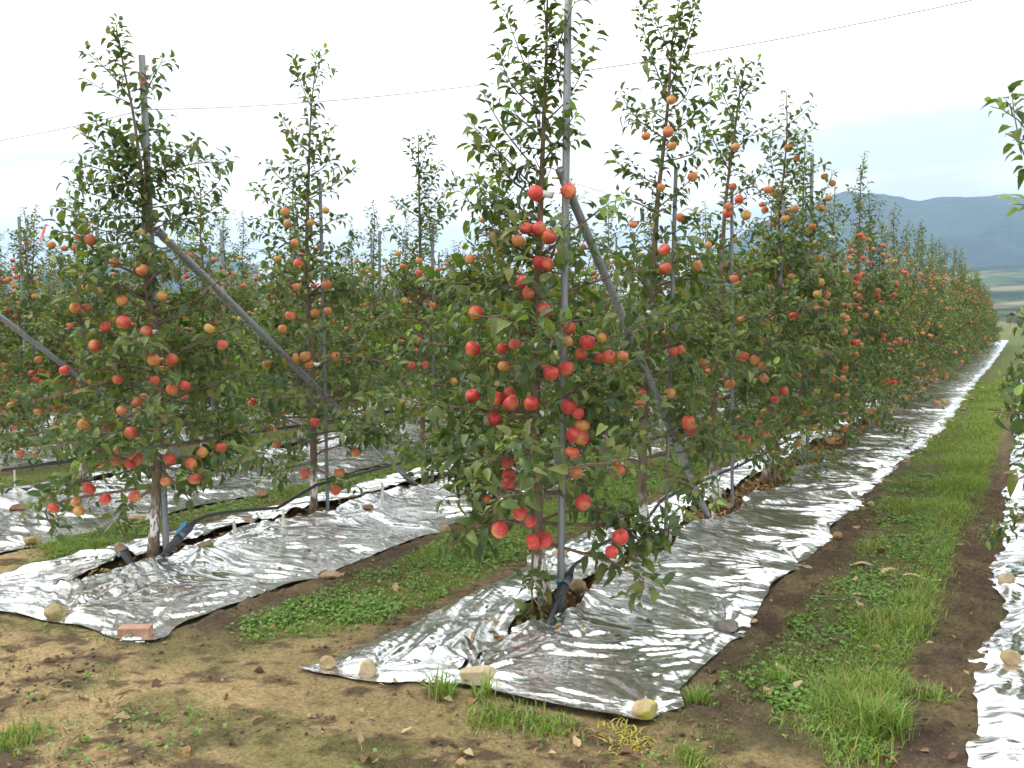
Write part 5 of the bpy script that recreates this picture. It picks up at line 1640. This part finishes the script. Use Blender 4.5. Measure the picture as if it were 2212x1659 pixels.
def scatter_lane(n, x0, x1, y0, y1, rg, power=1.6):
    """points denser near the camera"""
    u = rg.random(n)
    y = y0 * (y1 / y0) ** (u ** power)
    x = rg.uniform(x0, x1, n)
    return x, y
def build_grass():
    rg = np.random.default_rng(77)
    V, F, C, b = [], [], [], 0
    def put(v, f, c):
        nonlocal b
        V.append(v); F.append(f + b); C.append(c); b += len(v)
    for (x0, x1, y0, y1, n, hh, pw) in [(-1.25, -0.1, 3.2, 26, 125000, 0.056, 1.25), (-3.75, -2.7, 3.0, 20, 110000, 0.046, 1.3), (-6.0, -5.35, 3.2, 14, 36000, 0.06, 1.2), (-8.8, -8.1, 4, 14, 7000, 0.07, 1.0), (-11.5, -10.4, 4, 16, 7000, 0.08, 1.0)]:
        x, y = scatter_lane(n, x0, x1, y0, y1, rg, pw)
        g, _ = lanes(x, y)
        fm = foil_mask(x, y)
        tall = fbm(x * 1.8, y * 1.8, 91, 3)
        keep = (rg.random(n) < (g ** 1.1) * (0.6 + 0.7 * sstep(-0.3, 0.3, tall))) & (fm < 0.3)
        x, y, tall = x[keep], y[keep], tall[keep]
        m = len(x)
        far = np.maximum(1, y / 6.0)
        # tall grass on the right of the lane
        rgt = sstep(-0.8, -0.5, x) * (x0 > -2)
        H = hh * rg.uniform(0.4, 1.25, m) * (0.7 + 0.7 * sstep(-0.1, 0.4, tall) + 0.7 * rgt)
        W = 0.0042 * rg.uniform(0.6, 1.4, m) * far ** 0.8
        v, f, c = blades(np.stack([x, y, g_smooth(x, y) - 0.004], -1), H, W, grass_cols(m, rg), 0.9, rg)
        put(v, f, c)
    # thin tufts on the headland
    n = 46000
    x = rg.uniform(-4.8, 0.1, n); y = rg.uniform(1.7, 3.9, n)
    k = fbm(x * 1.7, y * 1.7, 131, 4); k2 = fbm(x * 7, y * 7, 135, 2)
    s = (y - 1.95) + 0.28 * (x + 2.3)
    keep = (rg.random(n) < 0.95 * sstep(-0.02, 0.25, k + 0.25 * k2) * (0.25 + 0.75 * sstep(0.0, 0.9, s))) & (foil_mask(x, y) < 0.2)
    x, y = x[keep], y[keep]; m = len(x)
    put(*blades(np.stack([x, y, g_smooth(x, y)], -1), rg.uniform(0.008, 0.036, m), 0.003 * rg.uniform(0.6, 1.5, m), grass_cols(m, rg, (0.095, 0.15, 0.03)), 1.0, rg))
    o = link('grass', mesh_from('grass', np.concatenate(V), np.concatenate(F), [M_GRASS], True, np.concatenate(C)))
    tag(o, 'short green grass growing in the lanes between the foil sheets', 'grass', None, 'stuff')
build_grass()

def build_weeds():
    rg = np.random.default_rng(177)
    Vs, Fs, Cs, b = [], [], [], 0
    tv = np.array([(0, 0, 0), (-0.42, 0.45, 0.08), (0, 0.5, 0.0), (0.42, 0.45, 0.08), (-0.3, 0.9, 0.02), (0.3, 0.9, 0.02), (0, 1.0, -0.06)])
    tf = np.array([(0, 2, 1), (0, 3, 2), (1, 2, 4), (2, 3, 5), (2, 6, 4), (2, 5, 6)])
    for (x0, x1, y0, y1, n) in [(-1.2, -0.35, 3.3, 10, 15000), (-3.7, -2.75, 3.1, 9, 14000), (-5.95, -5.4, 3.3, 9, 7000), (-4.6, 0, 1.9, 3.6, 3500)]:
        x, y = scatter_lane(n, x0, x1, y0, y1, rg, 1.25)
        g, _ = lanes(x, y)
        w = fbm(x * 2.6, y * 2.6, 191, 3)
        if y1 < 4:
            g = 0.45 * sstep(0.1, 0.35, fbm(x * 1.7, y * 1.7, 131, 4))
        keep = (rg.random(n) < g * (0.25 + sstep(-0.15, 0.3, w))) & (foil_mask(x, y) < 0.3)
        x, y = x[keep], y[keep]; m = len(x)
        hgt = rg.uniform(0.006, 0.04, m)
        for leaf in range(3):
            az = rg.uniform(0, 6.28, m) if leaf == 0 else az + 2.09 + rg.normal(0, 0.3, m)
            A = np.stack([np.cos(az), np.sin(az), rg.normal(0.1, 0.3, m)], -1); A = unit(A)
            N = np.array([0, 0, 1.0]) + rg.normal(0, 0.35, (m, 3)); N = unit(N - A * np.sum(A * N, 1, keepdims=True)); X = np.cross(A, N)
            S = rg.uniform(0.009, 0.021, m) * np.maximum(1, y / 6)
            P = np.stack([x, y, g_smooth(x, y) + hgt], -1)
            v = P[:, None] + S[:, None, None] * (tv[None, :, 0:1] * X[:, None] + tv[None, :, 1:2] * A[:, None] + tv[None, :, 2:3] * N[:, None])
            Vs.append(v.reshape(-1, 3)); Fs.append((tf[None] + (np.arange(m) * 7)[:, None, None] + b).reshape(-1, 3)); b += m * 7
            Cs.append(np.repeat(np.array([0.12, 0.215, 0.04]) * rg.uniform(0.6, 1.4, (m, 1)), 7, 0))
    o = link('weeds', mesh_from('weeds', np.concatenate(Vs), np.concatenate(Fs), [M_GRASS], True, np.concatenate(Cs)))
    tag(o, 'low broad leaved weeds mixed into the grass lanes', 'weeds', None, 'stuff')
build_weeds()

def tuft(px_, py_, spread, n, h, label, base=(0.15, 0.24, 0.042), lean=0.8, w=0.006):
    rg = np.random.default_rng(int(px_ * 7 + py_))
    c = ground_pt(px_, py_)
    P = rg.normal(0, spread * 0.45, (n, 3)); P[:, 2] = -0.006
    v, f, col = blades(P, h * rg.uniform(0.45, 1.15, n), w * rg.uniform(0.6, 1.3, n), grass_cols(n, rg, base), lean, rg)
    o = link('grass_tuft', mesh_from('grass_tuft', v, f, [M_GRASS], True, col), None, (c[0], c[1], float(g_smooth(c[0], c[1])) + 0.004))
    tag(o, label, 'grass tuft', 'grass tufts on the bare soil', 'stuff' if n > 300 and h < 0.1 else None)
tuft(1905, 1585, 0.11, 420, 0.17, 'big bushy grass tuft at the near end of the right hand lane')
tuft(955, 1510, 0.06, 90, 0.13, 'grass tuft growing in front of the large pale boulder', w=0.008)
tuft(1045, 1515, 0.05, 45, 0.12, 'few long grass blades bending over the large pale boulder', w=0.009)
tuft(1080, 1555, 0.16, 420, 0.055, 'low grass clump along the front hem of the centre foil')
tuft(1180, 1575, 0.14, 320, 0.05, 'low grass clump below the front hem of the centre foil, farther right')
tuft(30, 1600, 0.12, 280, 0.06, 'grass tuft on the sandy track at the lower left corner')
tuft(1510, 1520, 0.06, 110, 0.09, 'grass tuft just right of the yellow lichened stone')
tuft(1690, 1480, 0.07, 130, 0.10, 'loose grass tuft on the dark soil right of the centre foil')
tuft(1500, 1650, 0.07, 120, 0.05, 'small grass tuft at the bottom edge of the picture')
tuft(2010, 1520, 0.08, 200, 0.11, 'grass tuft beside the dark wheel track at the right', lean=1.0)
tuft(1490, 1650 - 20, 0.05, 60, 0.05, 'tiny grass tuft near the bottom edge under the lichened stone')
tuft(1330, 1590, 0.12, 130, 0.035, 'yellowing flattened weeds in front of the lichened stone', (0.33, 0.30, 0.06), 2.2, 0.008)
tuft(1360, 1612, 0.08, 70, 0.035, 'second patch of yellowing weeds nearer the bottom edge', (0.36, 0.31, 0.07), 2.4, 0.008)

M_DRY = leaf_material('dry_leaf', 0.1, 0.8)
def dry_leaf_mesh(seed):
    r = np.random.default_rng(seed)
    v, f = leaf_template(r.uniform(-0.9, 0.9), r.uniform(0.2, 0.6), r.uniform(0.5, 0.7))
    v = v + r.normal(0, 0.03, v.shape)
    col = [(0.20, 0.12, 0.06), (0.30, 0.20, 0.10), (0.13, 0.075, 0.045), (0.36, 0.27, 0.15), (0.24, 0.13, 0.055)][seed % 5]
    return mesh_from('fallen_leaf', v, f, [M_DRY], True, np.repeat(np.array(col)[None], len(v), 0))
DRY = [dry_leaf_mesh(i) for i in range(10)]
rl = np.random.default_rng(5150)
def drop_leaf(x, y, s, label, group):
    o = link('fallen_leaf', DRY[int(rl.integers(0, 10))], None, (x, y, float(g_smooth(x, y)) + 0.012))
    o.scale = (s, s, s); o.rotation_euler = (rl.normal(0, 0.35), rl.normal(0, 0.35), rl.uniform(0, 6.28))
    tag(o, label, 'leaf', group)
cnt = 0
while cnt < 75:
    x, y = ground_pt(rl.uniform(0, 2080), rl.uniform(1400, 1655))[:2]
    if foil_mask(np.array([x]), np.array([y]))[0] > 0.05 or rl.random() > 0.4 + 0.6 * float(sstep(0.0, 0.4, fbm(np.array([x * 2.5]), np.array([y * 2.5]), 211, 3)[0])):
        continue
    drop_leaf(x, y, rl.uniform(0.03, 0.07), 'dry brown leaf fallen on the bare soil in front', 'fallen leaves on the front soil'); cnt += 1
cnt = 0
while cnt < 70:
    y = rl.uniform(3.5, 8.5); x = rl.uniform(-1.2, -0.15)
    if foil_mask(np.array([x]), np.array([y]))[0] > 0.05:
        continue
    drop_leaf(x, y, rl.uniform(0.04, 0.08), 'dry leaf fallen in the grass lane right of the centre foil', 'fallen leaves in the right lane'); cnt += 1
cnt = 0
while cnt < 25:
    y = rl.uniform(3.3, 6.0); x = rl.uniform(-3.75, -2.75)
    drop_leaf(x, y, rl.uniform(0.04, 0.07), 'dry leaf fallen in the lane left of the centre foil', 'fallen leaves in the left lane'); cnt += 1
# leaf litter in the slits and a few on the foil
def litter():
    Vs, Fs, Cs, b = [], [], [], 0
    rg = np.random.default_rng(321)
    for k, n in ((1, 1500), (2, 500), (0, 200)):
        for _ in range(n):
            v, f = LEAF_T[int(rg.integers(0, 5))]
            y = rg.uniform(3.5, 14) if k == 1 else rg.uniform(3.3, 9)
            x = ROWX[k] + rg.normal(0, 0.09) + (0.12 * min(1, max(0, (y - 6) / 6)) if k == 1 else 0)
            a = rg.uniform(0, 6.28)
            Rm = rotz(a) @ np.array(Matrix.Rotation(rg.normal(0, 0.5), 3, 'X'))
            s = rg.uniform(0.035, 0.07)
            Vs.append((v * s) @ Rm.T + np.array([x, y, float(g_smooth(x, y)) + 0.008 + 0.014 * rg.random()])); Fs.append(f + b); b += len(v)
            col = np.array([(0.20, 0.10, 0.045), (0.30, 0.17, 0.075), (0.12, 0.065, 0.035), (0.34, 0.23, 0.10)][int(rg.integers(0, 4))]) * rg.uniform(0.7, 1.2)
            Cs.append(np.repeat(col[None], len(v), 0))
    for _ in range(220):
        k = 1 if rg.random() < 0.6 else 2
        v, f = LEAF_T[int(rg.integers(0, 5))]
        x = rg.uniform(FOIL[k][0] + 0.1, FOIL[k][1] - 0.1); y = 3.5 * (12 / 3.5) ** rg.random()
        Rm = rotz(rg.uniform(0, 6.28)) @ np.array(Matrix.Rotation(rg.normal(0, 0.3), 3, 'X'))
        Vs.append((v * rg.uniform(0.012, 0.045)) @ Rm.T + np.array([x, y, float(g_smooth(x, y)) + 0.05])); Fs.append(f + b); b += len(v)
        Cs.append(np.repeat((np.array([(0.20, 0.12, 0.06), (0.32, 0.24, 0.10), (0.13, 0.13, 0.05)][int(rg.integers(0, 3))]))[None], len(v), 0))
    o = link('leaf_litter', mesh_from('leaf_litter', np.concatenate(Vs), np.concatenate(Fs), [M_DRY], True, np.concatenate(Cs)))
    tag(o, 'brown leaf litter in the open slits along the tree rows', 'leaf litter', None, 'stuff')
litter()
def crumbs():
    rg = np.random.default_rng(987)
    v0, f0 = ico(1)
    n = 20000
    x = rg.uniform(-4.7, 0.0, n); y = 1.8 * (9.0 / 1.8) ** rg.random(n)
    _, dk = lanes(x, y)
    head = (y < 3.6)
    cl = fbm(x * 3.0, y * 3.0, 401, 3)
    keep = (foil_mask(x, y) < 0.05) & (rg.random(n) < np.where(head, 0.8 * sstep(-0.05, 0.3, cl), 0.25 + 0.7 * dk))
    x, y = x[keep], y[keep]; m = len(x)
    S = 0.0025 + 0.009 * rg.random(m) ** 3
    V = v0[None] * (1 + rg.normal(0, 0.18, (m, len(v0), 1))) * S[:, None, None] * rg.uniform(0.6, 1.3, (m, 1, 3)) * np.array([1, 1, 0.7])
    V = V + np.stack([x, y, g_smooth(x, y) + 0.008 + S * 0.3], -1)[:, None]
    F = (f0[None] + (np.arange(m) * len(v0))[:, None, None]).reshape(-1, 3)
    C = np.array([0.12, 0.082, 0.052]) * rg.uniform(0.5, 1.5, (m, 1))
    lt = rg.random(m) < 0.15
    C[lt] = np.array([0.30, 0.23, 0.13]) * rg.uniform(0.7, 1.2, (lt.sum(), 1))
    o = link('soil_crumbs', mesh_from('soil_crumbs', V.reshape(-1, 3), F, [M_DRY], False, np.repeat(C, len(v0), 0)))
    tag(o, 'loose crumbs of soil and grit scattered over the bare ground', 'soil crumbs', None, 'stuff')
    # torn bits of dry leaf trodden into the soil
    n = 1700
    x = rg.uniform(-4.7, -0.1, n); y = 1.8 * (8.0 / 1.8) ** rg.random(n)
    cl = fbm(x * 2.2, y * 2.2, 431, 3)
    keep = (foil_mask(x, y) < 0.05) & (rg.random(n) < 0.15 + 0.85 * sstep(-0.05, 0.3, cl))
    x, y = x[keep], y[keep]
    Vs, Fs, Cs, b = [], [], [], 0
    for i in range(len(x)):
        v, f = LEAF_T[int(rg.integers(0, 5))]
        Rm = rotz(rg.uniform(0, 6.28)) @ np.array(Matrix.Rotation(rg.normal(0, 0.4), 3, 'X'))
        Vs.append((v * rg.uniform(0.010, 0.034) * np.array([rg.uniform(0.4, 1.2), 1, 1])) @ Rm.T + np.array([x[i], y[i], float(g_smooth(x[i], y[i])) + 0.012])); Fs.append(f + b); b += len(v)
        Cs.append(np.repeat((np.array([(0.16, 0.095, 0.05), (0.27, 0.19, 0.10), (0.10, 0.06, 0.04)][int(rg.integers(0, 3))]) * rg.uniform(0.7, 1.2))[None], len(v), 0))
    o = link('leaf_fragments', mesh_from('leaf_fragments', np.concatenate(Vs), np.concatenate(Fs), [M_DRY], True, np.concatenate(Cs)))
    tag(o, 'small torn bits of dry leaf trodden into the soil', 'leaf litter', None, 'stuff')
crumbs()
# husks of dry maize leaf lying across the right hand lane
for i, (x_, y_, L, a) in enumerate([(1915, 1238, 0.30, 0.3), (1870, 1224, 0.22, -0.3), (1990, 1255, 0.22, -0.5), (1830, 1262, 0.2, 0.9), (1925, 1330, 0.16, 0.4), (1845, 1290, 0.13, -0.8)]):
    c = ground_pt(x_, y_)
    n = 9; f = np.linspace(-0.5, 0.5, n)
    w = 0.018 * (1 - (2 * f) ** 2) + 0.004
    cl = np.stack([f * L, 0.03 * np.sin(f * 5 + i), 0.012 + 0.012 * np.cos(f * 7 + i)], -1) @ rotz(YAW + a).T
    sd = rotz(YAW + a) @ np.array([0, 1, 0])
    V = np.concatenate([cl + sd * w[:, None], cl + np.array([0, 0, 0.008]), cl - sd * w[:, None]])
    F = [(j, j + 1, n + j + 1, n + j) for j in range(n - 1)] + [(n + j, n + j + 1, 2 * n + j + 1, 2 * n + j) for j in range(n - 1)]
    o = link('dry_husk', mesh_from('dry_husk', V, F, [M_DRY], True, np.repeat(np.array([[0.42, 0.31, 0.18]]), 3 * n, 0)), None, (c[0], c[1], float(g_smooth(c[0], c[1]))))
    tag(o, 'pale dry husk lying across the grass lane at the right', 'husk', 'dry husks in the right lane')

# ------------------------------------------------------------------ farm buildings glimpsed beyond the trees
def shed(px_, d_, w, l, h, roofc, wallc, label):
    c = at(px_, 690, d_); c[2] = 0
    root = empty('farm_building', tuple(c)); root.rotation_euler = (0, 0, YAW + 0.2)
    tag(root, label, 'building')
    mb = MB(); mb.box((0, 0, h / 2), (w, l, h)); link('wall', mb.mesh('wall', simple('wall_paint', wallc, 0.8, 0, 0.1, 2), False), root)
    rh = 0.28 * l; e_ = 0.5
    V = [(-w / 2 - e_, -l / 2 - e_, h - 0.1), (w / 2 + e_, -l / 2 - e_, h - 0.1), (w / 2 + e_, l / 2 + e_, h - 0.1), (-w / 2 - e_, l / 2 + e_, h - 0.1), (-w / 2 - e_, 0, h + rh), (w / 2 + e_, 0, h + rh)]
    V += [(x, y, z + 0.15) for x, y, z in V]
    F = [(0, 1, 5, 4), (2, 3, 4, 5), (6, 10, 11, 7), (8, 11, 10, 9), (0, 6, 7, 1), (2, 8, 9, 3), (0, 4, 10, 6), (3, 9, 10, 4), (1, 7, 11, 5), (2, 5, 11, 8)]
    link('roof', mesh_from('roof', V, F, [simple('roof_sheet', roofc, 0.6, 0, 0.15, 2)], False), root)
    for x in np.linspace(-w * 0.32, w * 0.32, 3):
        mb = MB(); mb.box((x, -l / 2 - 0.02, h * 0.55), (w * 0.14, 0.08, h * 0.34))
        link('window', mb.mesh('window', simple('window_glass', (0.06, 0.08, 0.1), 0.2), False), root)
shed(775, 62, 12, 7, 3.4, (0.30, 0.36, 0.40), (0.62, 0.60, 0.52), 'pale farm building glimpsed between the left front trees')
shed(2206, 330, 7, 5, 2.4, (0.14, 0.05, 0.045), (0.08, 0.07, 0.07), 'tiny dark shed with a brownish roof at the far end of the lane')

# ------------------------------------------------------------------ air between here and the mountains
o = link('haze', HAZE_MB.mesh('haze', M_HAZE, False))
tag(o, 'pale blue haze in front of the mountains', None, None, 'stuff')
